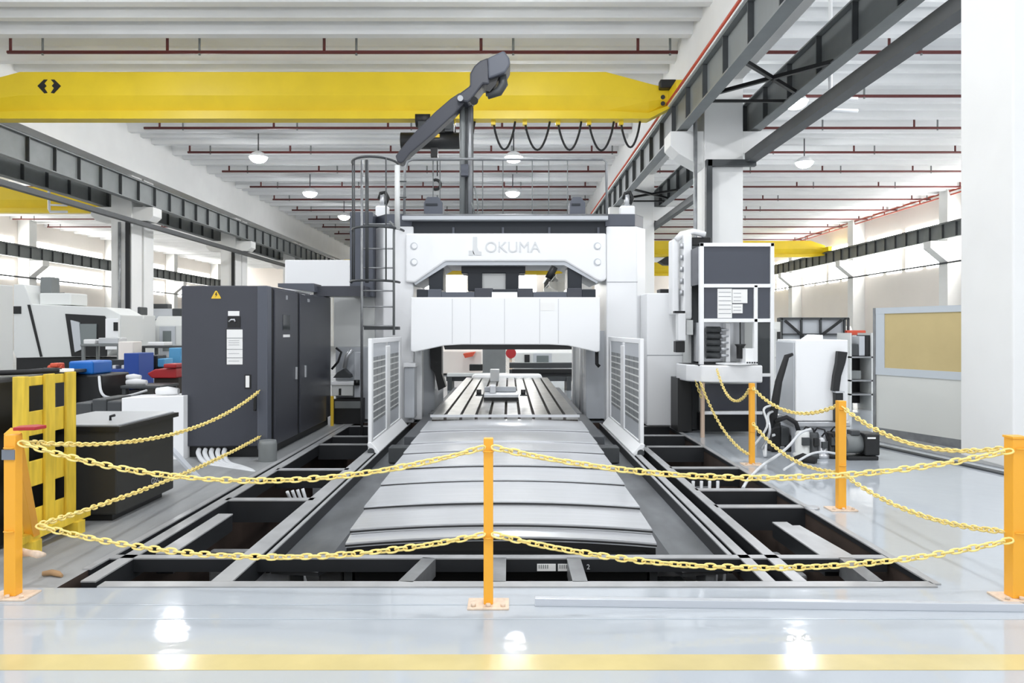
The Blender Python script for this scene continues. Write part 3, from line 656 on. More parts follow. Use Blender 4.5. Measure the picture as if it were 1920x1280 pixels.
# ============================================================= TOOL CHANGER (right)
YT = 11.3
def tx(px): return X(px, YT)
def tz(py): return Z(py, YT)
tc = thing('tool_changer', 'white framed tool changer with slate panels, right of the gantry', 'machine', (X(1375, YT), YT + .6, 0))
def tb(a, b, c, d, nm, m, y0=0, y1=.08, bev=.006): return B(tx(a), tx(b), YT + y0, YT + y1, tz(d), tz(c)).build(nm, m, tc, bev)
tb(1312, 1320, 455, 700, 'frame_post', 'white'); tb(1445, 1452, 455, 819, 'frame_post', 'white'); tb(1414, 1421, 534, 700, 'frame_post', 'white')
tb(1312, 1452, 455, 462, 'frame_rail', 'white'); tb(1320, 1445, 532, 539, 'frame_rail', 'white'); tb(1320, 1445, 597, 604, 'frame_rail', 'white')
tb(1421, 1445, 700, 706, 'frame_rail', 'white')
tb(1320, 1445, 462, 532, 'panel', 'panel', .03, .06); tb(1320, 1414, 539, 597, 'panel', 'panel', .03, .06); tb(1421, 1445, 539, 597, 'panel', 'panel', .03, .06)
tb(1421, 1445, 604, 700, 'panel', 'glass', .03, .06); tb(1421, 1445, 706, 819, 'panel', 'cab', .03, .06)
B(tx(1312), tx(1452), YT + .7, YT + 1.6, 0.02, tz(458)).build('cabinet_back', 'offwhite', tc)
B(tx(1314), tx(1450), YT + .08, YT + .7, tz(532), tz(460)).build('cabinet_top_body', 'panel', tc)
tb(1346, 1373, 541, 596, 'notice', 'paper', .015, .028, 0); tb(1374, 1402, 542, 568, 'notice', 'paper', .015, .028, 0); tb(1374, 1393, 570, 587, 'notice', 'paper', .015, .028, 0)
for k in range(6): tb(1348, 1371, 547 + k * 8, 548 + k * 8, 'notice_line', 'ink', .012, .016, 0)
for k in (549, 556, 563, 575, 581): tb(1376, 1390, k, k + .8, 'notice_line', 'ink', .012, .016, 0)
# interior of the opening
B(tx(1320), tx(1414), YT + .45, YT + .68, tz(680), tz(604)).build('inner_back', 'silver', tc)
B(tx(1372), tx(1380), YT + .3, YT + .45, tz(680), tz(606)).build('inner_post', 'white', tc)
for k in range(5):
    yy = 618 + k * 12; MB().cyl(P(1324, yy, YT + .25), P(1350, yy, YT + .25), .05, 10).build('tool_holder', 'steeldk', tc)
    MB().tube([P(1350, yy, YT + .25), P(1366, yy, YT + .25)], [.035, .015], 10).build('tool', 'silver', tc)
MB().cyl(P(1388, 604, YT + .3), P(1388, 648, YT + .3), .012, 6).build('spindle_rod', 'steeldk', tc)
MB().tube([P(1388, 645, YT + .2), P(1388, 650, YT + .2), P(1388, 672, YT + .2)], [.09, .06, .055], 12).build('tool_gripper', 'black', tc)
tb(1398, 1414, 653, 690, 'inner_cover', 'white', .0, .3)
# curved white tray
tp = [(tx(1284), YT + .5), (tx(1290), YT + .12), (tx(1312), YT - .12), (tx(1345), YT - .22), (tx(1421), YT - .22), (tx(1421), YT + .6), (tx(1284), YT + .6)]
MB().prism(tp, (tz(718) + .02, tz(686) + .02), 'z').build('tray', 'white', tc, .02)
MB().prism([(a + (.03 if a < tx(1300) else -.03), b + (.04 if b < YT + .3 else -.03)) for a, b in tp], (tz(688), tz(683)), 'z').build('tray_top', 'black', tc)
MB().tube([(tx(1378), YT, tz(683)), (tx(1378), YT, tz(680.5))], .28, 24).build('turntable', 'white', tc)
for k in range(5): B(tx(1391 + k * 4.5), tx(1394 + k * 4.5), YT - .23, YT - .215, tz(680), tz(677)).build('button', 'steeldk', tc)
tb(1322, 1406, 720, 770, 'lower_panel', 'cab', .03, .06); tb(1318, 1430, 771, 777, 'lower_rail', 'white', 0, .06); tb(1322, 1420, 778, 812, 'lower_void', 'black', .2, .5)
B(tx(1312), tx(1318), YT - .1, YT - .03, .0, tz(716)).build('front_post', 'wood', tc)
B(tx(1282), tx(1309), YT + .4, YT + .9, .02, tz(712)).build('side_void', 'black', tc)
# white tower beside
tw = thing('tool_magazine_tower', 'tall white curved tool magazine tower between gantry and tool changer', 'machine', (X(1285, 12), 12, 0))
Yt = 11.9
B(X(1263, Yt), X(1276, Yt), Yt + .1, Yt + .4, Z(590, Yt), Z(446, Yt)).build('tower_plate', 'white', tw, .03)
B(X(1281, Yt), X(1298, Yt), Yt, Yt + .35, Z(598, Yt), Z(438, Yt)).build('tower_cover', 'white', tw, .03)
MB().tube([P(1268, 450, Yt + .1), P(1278, 439, Yt + .1), P(1300, 434, Yt + .1), P(1322, 440, Yt + .1)], .05, 10).build('tower_hose', 'white', tw)
B(X(1299, Yt), X(1337, Yt), Yt + .1, Yt + .4, Z(460, Yt), Z(443, Yt)).build('tower_motor', 'black', tw, .02)
B(X(1299, Yt), X(1312, Yt), Yt + .05, Yt + .4, 0.02, Z(460, Yt)).build('tower_column', 'steeldk', tw)
for k in range(5): MB().cyl(P(1278, 456 + k * 22, Yt + .02), P(1278, 466 + k * 22, Yt + .02), .035, 8).build('chain_link', 'silver', tw)
B(X(1262, Yt), X(1282, Yt), Yt - .1, Yt, Z(587, Yt), Z(583, Yt)).build('bracket', 'black', tw)
B(X(1268, Yt), X(1282, Yt), Yt - .15, Yt + .05, Z(638, Yt), Z(588, Yt)).build('filter_box', 'white', tw, .01)
B(X(1284, Yt), X(1297, Yt), Yt - .1, Yt + .1, Z(628, Yt), Z(600, Yt)).build('filter_box', 'offwhite', tw, .01)
B(X(1264, Yt), X(1281, Yt), Yt - .12, Yt + .05, Z(660, Yt), Z(639, Yt)).build('solenoid_box', 'black', tw, .01)

# ============================================================= WHITE COOLANT UNIT WITH HOSES
YU = 9.7
un = thing('coolant_unit', 'white box-shaped coolant unit with black hoses behind the chain posts', 'machine', (X(1540, YU), YU + .3, 0))
MB().prism([(3.72, YU), (4.40, YU), (4.46, 10.5), (3.765, 10.5)], (Z(789, YU), Z(637, YU)), 'z').build('housing', 'white', un, .012)
MB().prism([(3.70, YU + .03), (3.722, YU + .03), (3.765, 10.49), (3.743, 10.49)], (Z(785, YU), Z(641, YU)), 'z').build('side_door', 'whitegrey', un, .01)
MB().prism([(3.69, YU - .02), (4.42, YU - .02), (4.48, 10.52), (3.74, 10.52)], (Z(800, YU), Z(790, YU)), 'z').build('base_ledge', 'silver', un, .01)
plate([P(a, b, YU - .1) for a, b in [(1572, 658), (1590, 660), (1586, 680), (1578, 705), (1574, 735), (1562, 733), (1565, 705), (1570, 680)]], .09).build('black_hose_cover', 'black', un, .01)
B(X(1561, YU), X(1575, YU), YU - .1, YU, Z(790, YU), Z(735, YU)).build('black_duct', 'black', un, .01)
B(X(1560, YU), X(1576, YU), YU - .12, YU, Z(735, YU), Z(732, YU)).build('hose_clamp', 'silver', un)
MB().tube([P(1486, 664, YU - .03), P(1475, 668, YU - .05), P(1468, 690, YU - .05), P(1460, 715, YU - .1), P(1455, 745, YU - .1), P(1450, 775, YU - .1), P(1444, 800, YU)], [.02, .035, .04, .045, .05, .055, .055], 10).build('black_hose', 'rubber', un)
MB().tube([P(1452, 790, YU - .1), P(1475, 782, YU - .1), P(1492, 792, YU - .1), P(1500, 815, YU - .1)], .03, 8).build('black_hose', 'rubber', un)
# legs / pan
B(X(1492, YU), X(1586, YU), YU + .05, YU + .85, 0.0, Z(800, YU)).build('lower_tank', 'whitegrey', un)
def pump(px, py0, py1, Y, r, m, label):
    t = thing('pump', label, 'pump', (X(px, Y), Y, 0), 'pumps under the coolant unit')
    z0 = 0; z1 = Z(py0, Y)
    MB().tube([(X(px, Y), Y, 0.0), (X(px, Y), Y, .05), (X(px, Y), Y, .06), (X(px, Y), Y, z1 - .03), (X(px, Y), Y, z1)], [r * 1.3, r * 1.3, r, r, r * .8], 16).build('pump_body', m, t)
    B(X(px, Y) - r * .5, X(px, Y) + r * .5, Y - r - .03, Y - r + .04, z1 * .5, z1 * .8).build('terminal_box', 'steeldk' if m != 'steeldk' else 'black', t, .005)
    MB().tube([(X(px, Y), Y, z1), (X(px, Y) + .02, Y - .05, z1 + .06), (X(px, Y) + .1, Y - .08, z1 + .04), (X(px, Y) + .14, Y - .08, z1 - .1)], .012, 6).build('pump_cable', 'rubber', t)
pump(1505, 808, 850, 9.45, .09, 'offwhite', 'pale round pump, left end of the pump row')
pump(1526, 810, 850, 9.4, .06, 'steeldk', 'dark slim pump, second from left in the pump row')
pump(1541, 818, 850, 9.4, .07, 'silver', 'silver pump in the middle of the pump row')
pump(1558, 808, 850, 9.4, .06, 'black', 'black pump just left of the yellow post')
t = thing('motor', 'grey and black electric motor on the floor right of the yellow post', 'motor', (X(1610, 9.3), 9.3, 0))
MB().cyl((X(1586, 9.3), 9.35, .19), (X(1618, 9.3), 9.35, .19), .12, 18).build('motor_body', 'steel', t)
B(X(1615, 9.3), X(1643, 9.3), 9.2, 9.5, .06, .33).build('fan_cover', 'black', t, .02)
B(X(1619, 9.3), X(1634, 9.3), 9.19, 9.2, .27, .29).build('rating_plate', 'paper', t)
B(X(1584, 9.3), X(1642, 9.3), 9.22, 9.5, .0, .05).build('motor_foot', 'black', t, .01)
B(X(1595, 9.3), X(1612, 9.3), 9.28, 9.42, .3, .36).build('terminal_box', 'steeldk', t, .01)
tag(MB().tube([P(1492, 861, 9.2), P(1505, 858, 9.1), P(1530, 866, 9.0)], [.04, .06, .05], 10).build('floor_hose', 'rubber'), 'black hose end lying on the floor under the pump row', 'hose')
hose([P(1520, 804, 9.2), P(1500, 812, 9.1), P(1480, 835, 9.0), P(1460, 852, 8.6), P(1430, 872, 8.6), P(1405, 896, 8.1), P(1393, 915, 7.6)], .017, 'hose', 'cable', 'long white cable from the pumps across the floor to the pit', 'cable')
hose([P(1566, 850, 9.0), P(1545, 847, 8.9), P(1520, 851, 8.8), P(1490, 868, 8.6), P(1470, 880, 8.2)], .014, 'hose', 'cable', 'short pale cable on the floor beside the yellow post', 'cable')
for i, (a, b, c_) in enumerate(((1432, 760, 1408), (1440, 770, 1424), (1446, 800, 1428), (1438, 815, 1420))):
    hose([P(a + 14, b, 9.6), P(a, b + 8, 9.5), P(a + 6 - i * 3, b + 40, 9.4), P(c_ + 4 * i, 842, 9.5)], .015 + .003 * (i % 2), ['hose', 'silver', 'rubber', 'hose'][i], 'cable', ['white cable dropping beside the tool changer', 'silver hose dropping beside the tool changer', 'black hose looping beside the coolant unit', 'lowest white cable looping beside the coolant unit'][i], 'cable')
t = thing('valve_cluster', 'dark cluster of fittings on the floor left of the coolant unit', 'machine', (X(1465, 9.9), 9.9, 0))
for (a, b, c1, c2, mm) in ((1444, 1462, 790, 850, 'black'), (1462, 1478, 800, 835, 'steeldk'), (1474, 1486, 815, 847, 'black'), (1452, 1470, 835, 850, 'galv')):
    B(X(a, 9.9), X(b, 9.9), 9.85, 10.1, max(0, Z(c2, 9.9)), Z(c1, 9.9)).build('fitting', mm, t, .015)

# partition booth, right pillar surroundings
t = thing('partition_booth', 'pale partition panel with a tan board window beside the pillar', 'partition', (6.0, 10.8, 0))
a0 = Vector((5.63, 11.5, 0)); a1 = Vector((6.28, 9.75, 0)); dd = (a1 - a0)
def pan(u0, u1, z0, z1, nm, m, off=0, th=.05):
    n = Vector((-dd.y, dd.x, 0)).normalized() * -1
    if n.x > 0: n = -n
    p = [a0 + dd * u0 + n * off, a0 + dd * u1 + n * off]; q = [x - n * th for x in p]
    m_ = MB(); m_.prism([(p[0].x, p[0].y), (p[1].x, p[1].y), (q[1].x, q[1].y), (q[0].x, q[0].y)], (z0, z1), 'z'); return m_.build(nm, m, t)
pan(0, 1, .12, .93, 'lower_panel', 'booth'); pan(0, 1, .93, 1.04, 'rail', 'boothf', .015); pan(0, 1, 1.86, 1.95, 'rail', 'boothf', .015)
pan(0, .10, 1.04, 1.86, 'post', 'boothf', .012); pan(.9, 1, 1.04, 1.86, 'post', 'boothf', .012); pan(.10, .9, 1.04, 1.86, 'tan_board', 'cork')
pan(-.01, .015, 0, 1.95, 'corner_post', 'galv', .02); pan(0, 1, 0, .12, 'plinth', 'galv')
t = thing('inspection_frame', 'dark framed stand with pale window panes behind the coolant unit', 'stand', P(1525, 690, 16))
Yi = 16.0
B(X(1462, Yi), X(1592, Yi), Yi, Yi + .06, Z(599, Yi), Z(595, Yi)).build('top_bar', 'steeldk', t)
for a in (1465, 1502, 1538, 1583, 1590): B(X(a, Yi), X(a + 3, Yi), Yi, Yi + .06, 0, Z(596, Yi)).build('upright', 'steeldk', t)
B(X(1468, Yi), X(1584, Yi), Yi + .07, Yi + .09, .7, Z(599, Yi)).build('pane', 'whitegrey', t)
B(X(1466, Yi), X(1584, Yi), Yi, Yi + .05, Z(628, Yi), Z(625, Yi)).build('lower_bar', 'steeldk', t)
MB().bar(P(1472, 601, Yi - .03), P(1510, 634, Yi - .03), .05, .05).build('brace', 'black', t); MB().bar(P(1578, 600, Yi - .03), P(1538, 630, Yi - .03), .05, .05).build('brace', 'black', t)
tag(MB().prism([(X(1508, YU + .3), Z(637, YU)), (X(1540, YU + .3), Z(637, YU)), (X(1540, YU + .3), Z(628, YU)), (X(1522, YU + .3), Z(627, YU))], (YU + .25, YU + .45)).build('paper_sheet', 'cloth'), 'crumpled white sheet on top of the coolant unit', 'paper')
t = thing('storage_rack', 'dark storage rack between the coolant unit and the partition', 'rack', P(1612, 740, 15))
Yi = 15.0
for a in (1594, 1634): B(X(a, Yi), X(a + 3, Yi), Yi, Yi + .6, 0, Z(624, Yi)).build('upright', 'offwhite', t)
for b in (668, 712, 738): B(X(1594, Yi), X(1637, Yi), Yi, Yi + .6, Z(b + 3, Yi), Z(b, Yi)).build('shelf', 'galv', t)
B(X(1597, Yi), X(1634, Yi), Yi + .5, Yi + .58, .1, Z(630, Yi)).build('rack_back', 'black', t)
for (a, b, c1, c2, mm, lab) in ((1596, 1612, 645, 667, 'steeldk', 'dark bin on the top shelf of the dark rack, left one'), (1613, 1624, 630, 667, 'whitegrey', 'pale box on the top shelf of the dark rack'), (1625, 1634, 628, 667, 'black', 'black bin on the top shelf of the dark rack, right one'), (1597, 1617, 695, 711, 'steel', 'grey box on the middle shelf of the dark rack')):
    tag(B(X(a, Yi), X(b, Yi), Yi + .05, Yi + .45, Z(c2, Yi), Z(c1, Yi)).build('storage_bin', mm, None, .01), lab, 'bin')
tag(B(X(1588, 15.9), X(1624, 15.9), 15.9, 16.1, Z(628, 15.9), Z(619, 15.9)).build('clamp_beam', 'orange', None, .02), 'orange red clamp beam above the dark rack', 'beam')
hose([(X(1599, 15.9), 16.0, 0), (X(1599, 15.9), 16.0, Z(625, 15.9))], .04, 'steel', 'support_post', 'thin grey post holding the orange red beam', 'post')

# ============================================================= CHARCOAL CABINET
cb = thing('control_cabinet', 'tall charcoal electrical cabinet with two side doors left of the gantry', 'cabinet', (-3.6, 11.1, 0))
K0, K1, KY0, KY1, KZ = -4.14, -3.06, 9.42, 12.8, 2.17
B(K0, K1, KY0, KY1, .14, KZ).build('body', 'cab', cb, .015)
B(K0 + .05, K1 - .04, KY0 + .06, KY1 - .05, 0, .14).build('plinth', 'black', cb)
B(K1 - .12, K1 + .012, KY0 - .012, KY0 + .16, .10, KZ).build('corner_trim', 'capgrey', cb, .015)
for i, (ya, yb) in enumerate(((9.66, 10.70), (10.82, 12.35))):
    d = B(K1, K1 + .03, ya, yb, .12, KZ - .03).build('door', 'cab', cb, .008)
    hy_ = 10.58 if i == 0 else 11.05
    B(K1 + .03, K1 + .055, hy_ - .03, hy_ + .03, Z(710, 10.7), Z(687, 10.7)).build('handle', 'silver', d, .006)
B(K1 + .0, K1 + .008, 9.58, 9.66, .12, KZ - .02).build('door_gap', 'black', cb); B(K1, K1 + .008, 10.70, 10.82, .12, KZ - .02).build('door_gap', 'black', cb)
B(K1 + .03, K1 + .036, 9.98, 10.30, Z(619, 10.1), Z(590, 10.1)).build('display_window', 'glass', cb)
B(K1 + .03, K1 + .034, 10.0, 10.30, Z(632, 10.1), Z(627, 10.1)).build('door_label', 'paper', cb)
B(K1 + .03, K1 + .034, 10.12, 10.2, Z(562, 10.2), Z(554, 10.2)).build('door_label', 'ink', cb)
B(K1 + .03, K1 + .034, 11.2, 11.32, Z(566, 11.2), Z(560, 11.2)).build('door_label', 'ink', cb)
def cbx(a, b, c1, c2, nm, m, y=-.008): return B(X(a, KY0), X(b, KY0), KY0 + y, KY0, Z(c2, KY0), Z(c1, KY0)).build(nm, m, cb)
wt = plate([P(a, b, KY0 - .008) for a, b in [(396, 559.5), (397, 557), (403, 546), (405, 544.5), (407, 546), (413.5, 557), (414, 559.5)]], .008).build('warning_sign', 'warn', cb)
plate([P(a, b, KY0 - .01) for a, b in [(405, 548), (403, 553), (405.5, 553), (403.5, 557), (408, 551.5), (405.6, 551.5), (407, 548)]], .002).build('warning_symbol', 'black', wt)
cbx(428, 449, 583, 592, 'label_plate', 'paper'); cbx(427, 451, 593, 614, 'meter_window', 'black'); cbx(424, 453, 616, 682, 'notice_frame', 'black', -.006); nt_ = cbx(425.5, 455, 617.5, 683, 'notice', 'paper')
for yy in (633, 654, 670): cbx(425.5, 455, yy, yy + .8, 'notice_line', 'steel', -.011)
for yy in (638, 642, 646, 662, 676): cbx(429, 449, yy, yy + .6, 'notice_line', 'ink', -.011)
MB().tube([P(429, 603, KY0 - .015), P(434, 599, KY0 - .015), P(439, 599, KY0 - .015), P(441, 603, KY0 - .015)], .012, 6).build('meter_needle', 'silver', cb)
cbx(459, 471, 702, 729, 'switch_plate', 'black', -.006); cbx(461, 468, 704, 726, 'switch_label', 'paper', -.012)
tag(MB().tube([P(502, 880, 9.2), P(502, 876, 9.2), P(502, 832, 9.2), P(502, 825, 9.2)], [.10, .11, .11, .10], 18).build('canister', 'steel'), 'dark grey round canister at the foot of the charcoal cabinet', 'canister')
for i in range(5):
    hose([P(376 + 12 * i, 838, 9.6), P(372 + 12 * i, 850, 9.3), P(385 + 11 * i, 868, 9.0), P(420 + 9 * i, 877, 8.8), P(470 + 3 * i, 884 + i, 8.55), P(490 + i, 902, 8.4)], .03, 'hose', 'cable', ['leftmost', 'second from left', 'middle', 'second from right', 'rightmost'][i] + ' of five white cables curling under the charcoal cabinet', 'cable', 'white cables under the cabinet')
hose([P(478, 742, 9.35), P(478, 770, 9.35)], .02, 'black', 'cable_gland', 'black fitting on the cabinet corner below the chain hook', 'fitting')
tag(MB().bar(P(322, 842, 8.7), P(388, 914, 7.9), .05, .04).build('steel_bar', 'alu'), 'white flat bar leaning against the low white screen', 'bar')
tag(plate([P(a, b, 9.3) for a, b in [(228, 746), (344, 742), (344, 862), (316, 862), (316, 774), (228, 774)]], .5).build('white_screen', 'white', None, .005), 'low white table-like screen behind the black chest', 'screen')

# ============================================================= BLACK CHEST
ch = thing('storage_chest', 'large black storage chest with a grey metal lid on the left', 'chest', (-3.7, 6.75, 0))
B(-4.05, -3.28, 6.24, 7.30, .06, .80).build('body', 'chest', ch, .015)
MB().prism([(-4.08, 6.22), (-3.25, 6.22), (-3.25, 7.34), (-4.08, 7.34)], (.76, .80), 'z').build('lid_rim', 'black', ch)
B(-4.05, -3.28, 6.25, 7.30, .80, .815).build('lid', 'lid', ch, .004)
MB().tube([(-3.50, 6.55, .815), (-3.50, 6.55, .85), (-3.46, 6.55, .86)], .012, 6).build('lid_catch', 'black', ch)
text('oscT', 'side_lettering', 'ink', ch, (-3.277, 6.95, .23), .12, (math.radians(90), 0, math.radians(90)), .001)
B(-4.0, -3.35, 6.3, 7.2, 0, .06).build('foot_rail', 'black', ch)

# ============================================================= PALLET
pl = thing('wooden_pallet', 'yellow painted wooden pallet standing on edge beside the black chest', 'pallet', (-3.57, 5.8, 0))
for ya, yb, z0, xa, xb in ((5.36, 5.43, .05, -3.57, -3.49), (5.68, 5.80, .08, -3.55, -3.525), (5.95, 6.08, .05, -3.55, -3.525)):
    B(xa, xb, ya, yb, z0, 1.27).build('stringer', 'pallet', pl, .006)
for za, zb_ in ((1.19, 1.26), (.82, 1.0), (.44, .63), (.09, .27)):
    B(-3.57, -3.55, 5.43, 6.06, za, zb_).build('board', 'pallet', pl, .005)
MB().bar((-3.45, 5.25, .12), (-3.45, 6.1, .12), .06, .05).build('base_rail', 'pallet', pl)
for y in (5.3, 5.85): B(-3.5, -3.38, y, y + .1, 0, .1).build('base_block', 'pallet', pl)
tag(B(-4.3, -3.72, 5.3, 6.15, 0, 1.25).build('dark_bin', 'black', None, .03), 'black bin standing behind the yellow pallet', 'bin')
tag(MB().tube([(-4.2, 5.7, 1.27), (-3.95, 5.6, 1.28), (-3.7, 5.72, 1.285), (-3.58, 5.95, 1.285), (-3.8, 6.1, 1.28)], .02, 8).build('black_hose', 'rubber'), 'black hose resting on the pallet top', 'hose')
tag(MB().prism([(-3.64, 5.92), (-3.54, 5.94), (-3.53, 6.06), (-3.63, 6.07)], (1.271, 1.295), 'z').build('folded_paper', 'paper', None, .004), 'folded white paper on top of the yellow pallet', 'paper')

# ============================================================= POSTS AND CHAINS
def post(x, y, w, label, cap=False, h=.975):
    t = thing('barrier_post', label, 'post', (x, y, 0), 'yellow barrier posts')
    B(x - w / 2, x + w / 2, y - w / 2, y + w / 2, .012, h).build('post', 'post', t, .004)
    if cap: B(x - w * .56, x + w * .56, y - w * .56, y + w * .56, h, h + .012).build('post_cap', 'post', t)
    B(x - .12, x + .12, y - .085, y + .085, 0, .012).build('base_plate', 'base', t, .003)
    for sx in (-1, 0, 1):
        MB().cyl((x + sx * .085, y - .055, .012), (x + sx * .085, y - .055, .028), .014, 6).build('bolt', 'base', t)
    for z in (.62 + .28, .40 - .0):
        MB().tube([(x - .03, y - w / 2 - .005, z), (x, y - w / 2 - .02, z), (x + .03, y - w / 2 - .005, z)], .005, 6).build('chain_hook', 'post', t)
    return t
p1 = post(-.122, 4.36, .055, 'slim yellow barrier post at the front centre of the pit')
p2 = post(-2.99, 4.50, .07, 'yellow barrier post at the far left edge of the picture')
B(-3.03, -2.955, 4.455, 4.464, .83, .89).build('grey_sticker', 'tape', p2)
p3 = post(3.03, 4.47, .085, 'thick yellow barrier post with cap at the right edge', True, .96)
p4 = post(2.97, 6.69, .07, 'yellow barrier post on the right in front of the coolant unit')
p5 = post(2.90, 8.93, .06, 'yellow barrier post farthest back, by the tool changer')
t = tag(MB().bar((-3.5, 5.5, .035), (-3.06, 4.60, .97), .075, .06, (0, 1, 0)).build('loose_post', 'post', None, .004), 'loose yellow post leaning against the left barrier post', 'post')
tag(MB().prism([(-2.98, 4.48), (-2.86, 4.5), (-2.85, 4.6), (-2.93, 4.64), (-3.0, 4.58)], (1.0, 1.02), 'z').build('crumpled_tape', 'redp', None, .004), 'red and white tape scrap on top of the left barrier post', 'tape')
tag(MB().tube([(-3.0, 4.56, .25), (-2.93, 4.57, .24), (-2.88, 4.56, .235), (-2.86, 4.6, .22)], [.03, .02, .025, .012], 8).build('rag_tie', 'base'), 'tan rag tied at the foot of the loose yellow post', 'rag')
tag(MB().tube([(-3.04, 4.86, .02), (-2.99, 4.88, .022), (-2.94, 4.86, .02), (-2.90, 4.84, .012)], [.015, .02, .02, .01], 8).build('rag', 'tan'), 'brown crumpled rag on the floor at the left pit corner', 'rag')

def chain(p0, p1, sag, label, sz=1.0):
    p0 = Vector(p0); p1 = Vector(p1); N = 200; pts = []
    for i in range(N + 1):
        u = i / N; p = p0.lerp(p1, u); p.z -= sag * 4 * u * (1 - u); pts.append(p)
    L = [0]
    for i in range(N): L.append(L[-1] + (pts[i + 1] - pts[i]).length)
    pitch = .052 * sz; n = int(L[-1] / pitch); m = MB()
    a, b, r = .036 * sz, .0165 * sz, .0062 * sz
    def at(d):
        for i in range(N):
            if L[i + 1] >= d: return pts[i].lerp(pts[i + 1], (d - L[i]) / max(1e-6, L[i + 1] - L[i]))
        return pts[-1]
    for k in range(n):
        c_ = at((k + .5) * L[-1] / n); d = (at(min(L[-1], (k + 1) * L[-1] / n)) - at(k * L[-1] / n)).normalized()
        side = d.cross(Vector((0, 0, 1))).normalized(); up = side.cross(d)
        ang = (math.pi / 4 if k % 2 else -math.pi / 4) + random.uniform(-.35, .35)
        w = side * math.cos(ang) + up * math.sin(ang)
        ring = []
        for j in range(12):
            t = 2 * math.pi * j / 12; ct, st = math.cos(t), math.sin(t)
            ring.append(c_ + d * (a * (abs(ct) ** .8) * (1 if ct > 0 else -1)) + w * (b * (abs(st) ** .8) * (1 if st > 0 else -1)))
        m.tube(ring, r, 5, True)
    return tag(m.build('barrier_chain', 'chain'), label, 'chain', 'yellow barrier chains')
LT = Vector((-2.93, 4.47, .93)); LB = Vector((-2.88, 4.56, .41))
CT = Vector((-.15, 4.33, .925)); CB = Vector((-.15, 4.33, .42)); CT2 = CT + Vector((.056, 0, 0)); CB2 = CB + Vector((.056, 0, 0))
RT = Vector((2.98, 4.43, .89)); RB = Vector((2.98, 4.43, .36))
chain(LT, CT, .21, 'upper yellow chain across the front left of the pit')
chain(CT2, RT, .17, 'upper yellow chain across the front right of the pit')
chain(LB, CB, .16, 'lower yellow chain across the front left of the pit')
chain(CB2, RB, .18, 'lower yellow chain across the front right of the pit')
chain(LT + Vector((0, .03, .0)), P(486, 733, 9.38), .22, 'upper yellow chain from the left post back to the charcoal cabinet')
chain(LB + Vector((0, .03, .0)), P(488, 818, 9.38), .06, 'lower yellow chain from the left post back to the charcoal cabinet')
chain(RT + Vector((0, .08, .0)), (2.97, 6.65, .92), .14, 'upper yellow chain from the right edge post to the next post')
chain(RB + Vector((0, .08, .03)), (2.97, 6.65, .33), .10, 'lower yellow chain from the right edge post to the next post')
chain((2.96, 6.73, .93), (2.90, 8.89, .92), .17, 'upper yellow chain between the two rear right posts')
chain((2.96, 6.73, .33), (2.90, 8.89, .50), .14, 'lower yellow chain between the two rear right posts')
chain((2.87, 8.93, .90), P(1344, 692, 11.02), .28, 'yellow chain drooping from the rear post to the white tray')
chain((2.87, 8.93, .12), P(1313, 716, 11.15), .18, 'yellow chain from the rear post foot to the tan post')
chain(P(1304, 714, 11.0), P(1315, 745, 11.15), .0, 'short yellow chain end hanging under the white tray')
tag(MB().bar((.148, 4.36, .0225), (2.93, 4.27, .0225), .045, .045).build('aluminium_bar', 'alu', None, .003), 'long bare aluminium bar lying on the floor in front', 'bar')
tag(MB().cyl((X(1525, 6.7), 6.72, 0), (X(1525, 6.7), 6.72, .02), .06, 14).build('floor_washer', 'silver'), 'small round metal disc on the floor left of the right post', 'disc')

# ============================================================= BACKGROUND MACHINES (left bay)
def lathe(label, px0, px1, pyt, pyb, Y, depth=2.2, tone='offwhite', win=(.55, .92), group='machines in the left bay'):
    x0, x1 = X(px0, Y), X(px1, Y); zt = Z(pyt, Y); z0 = max(0, Z(pyb, Y)); w = x1 - x0; hh = zt - z0
    t = thing('machine_tool', label, 'machine', ((x0 + x1) / 2, Y + depth / 2, 0), group)
    MB().prism([(Y, z0), (Y, z0 + hh * .8), (Y + .35, zt), (Y + depth, zt), (Y + depth, z0)], (x0, x1), 'x').build('enclosure', tone, t, .03)
    B(x0 + .05, x1 - .05, Y + .12, Y + depth - .1, 0, max(z0, .15)).build('base', 'black', t)
    wa, wb = x0 + w * win[0], x0 + w * win[1]
    d = B(wa, wb, Y - .04, Y, z0 + hh * .12, z0 + hh * .78).build('door', 'whitegrey', t, .01)
    B(wa + .12, wb - .12, Y - .06, Y - .04, z0 + hh * .25, z0 + hh * .68).build('door_window', 'bglass', d)
    B(x0 + w * win[0] - .35, x0 + w * win[0] - .15, Y - .08, Y, z0 + hh * .4, z0 + hh * .72).build('control_panel', 'black', t, .01)
    B(x0 + w * .2, x0 + w * .4, Y + .5, Y + 1, zt, zt + .25).build('top_motor', 'steeldk', t, .03)
    return t
# big white machine close to the left edge
t = thing('machine_tool', 'large white machine with slanted black seam at the left edge', 'machine', P(60, 735, 19.5), 'machines in the left bay')
Yq = 19.5
plate([P(a, b, Yq) for a, b in [(25, 533), (45, 533), (52, 548), (60, 570), (200, 576), (226, 590), (226, 640), (200, 668), (30, 671), (25, 660)]], 1.2).build('enclosure', 'offwhite', t, .02)
plate([P(a, b, Yq - .02) for a, b in [(51, 571), (56, 571), (79, 668), (75, 669)]], .02).build('seam', 'black', t)
B(X(60, Yq), X(120, Yq), Yq + .3, Yq + 1.1, Z(571, Yq), Z(548, Yq)).build('top_cover', 'offwhite', t, .03)
plate([P(a, b, Yq - .03) for a, b in [(122, 588), (196, 592), (200, 600), (200, 668), (134, 668)]], .03).build('door_opening', 'black', t)
B(X(149, Yq), X(183, Yq), Yq - .06, Yq - .03, Z(648, Yq), Z(607, Yq)).build('door_window', 'bglass', t)
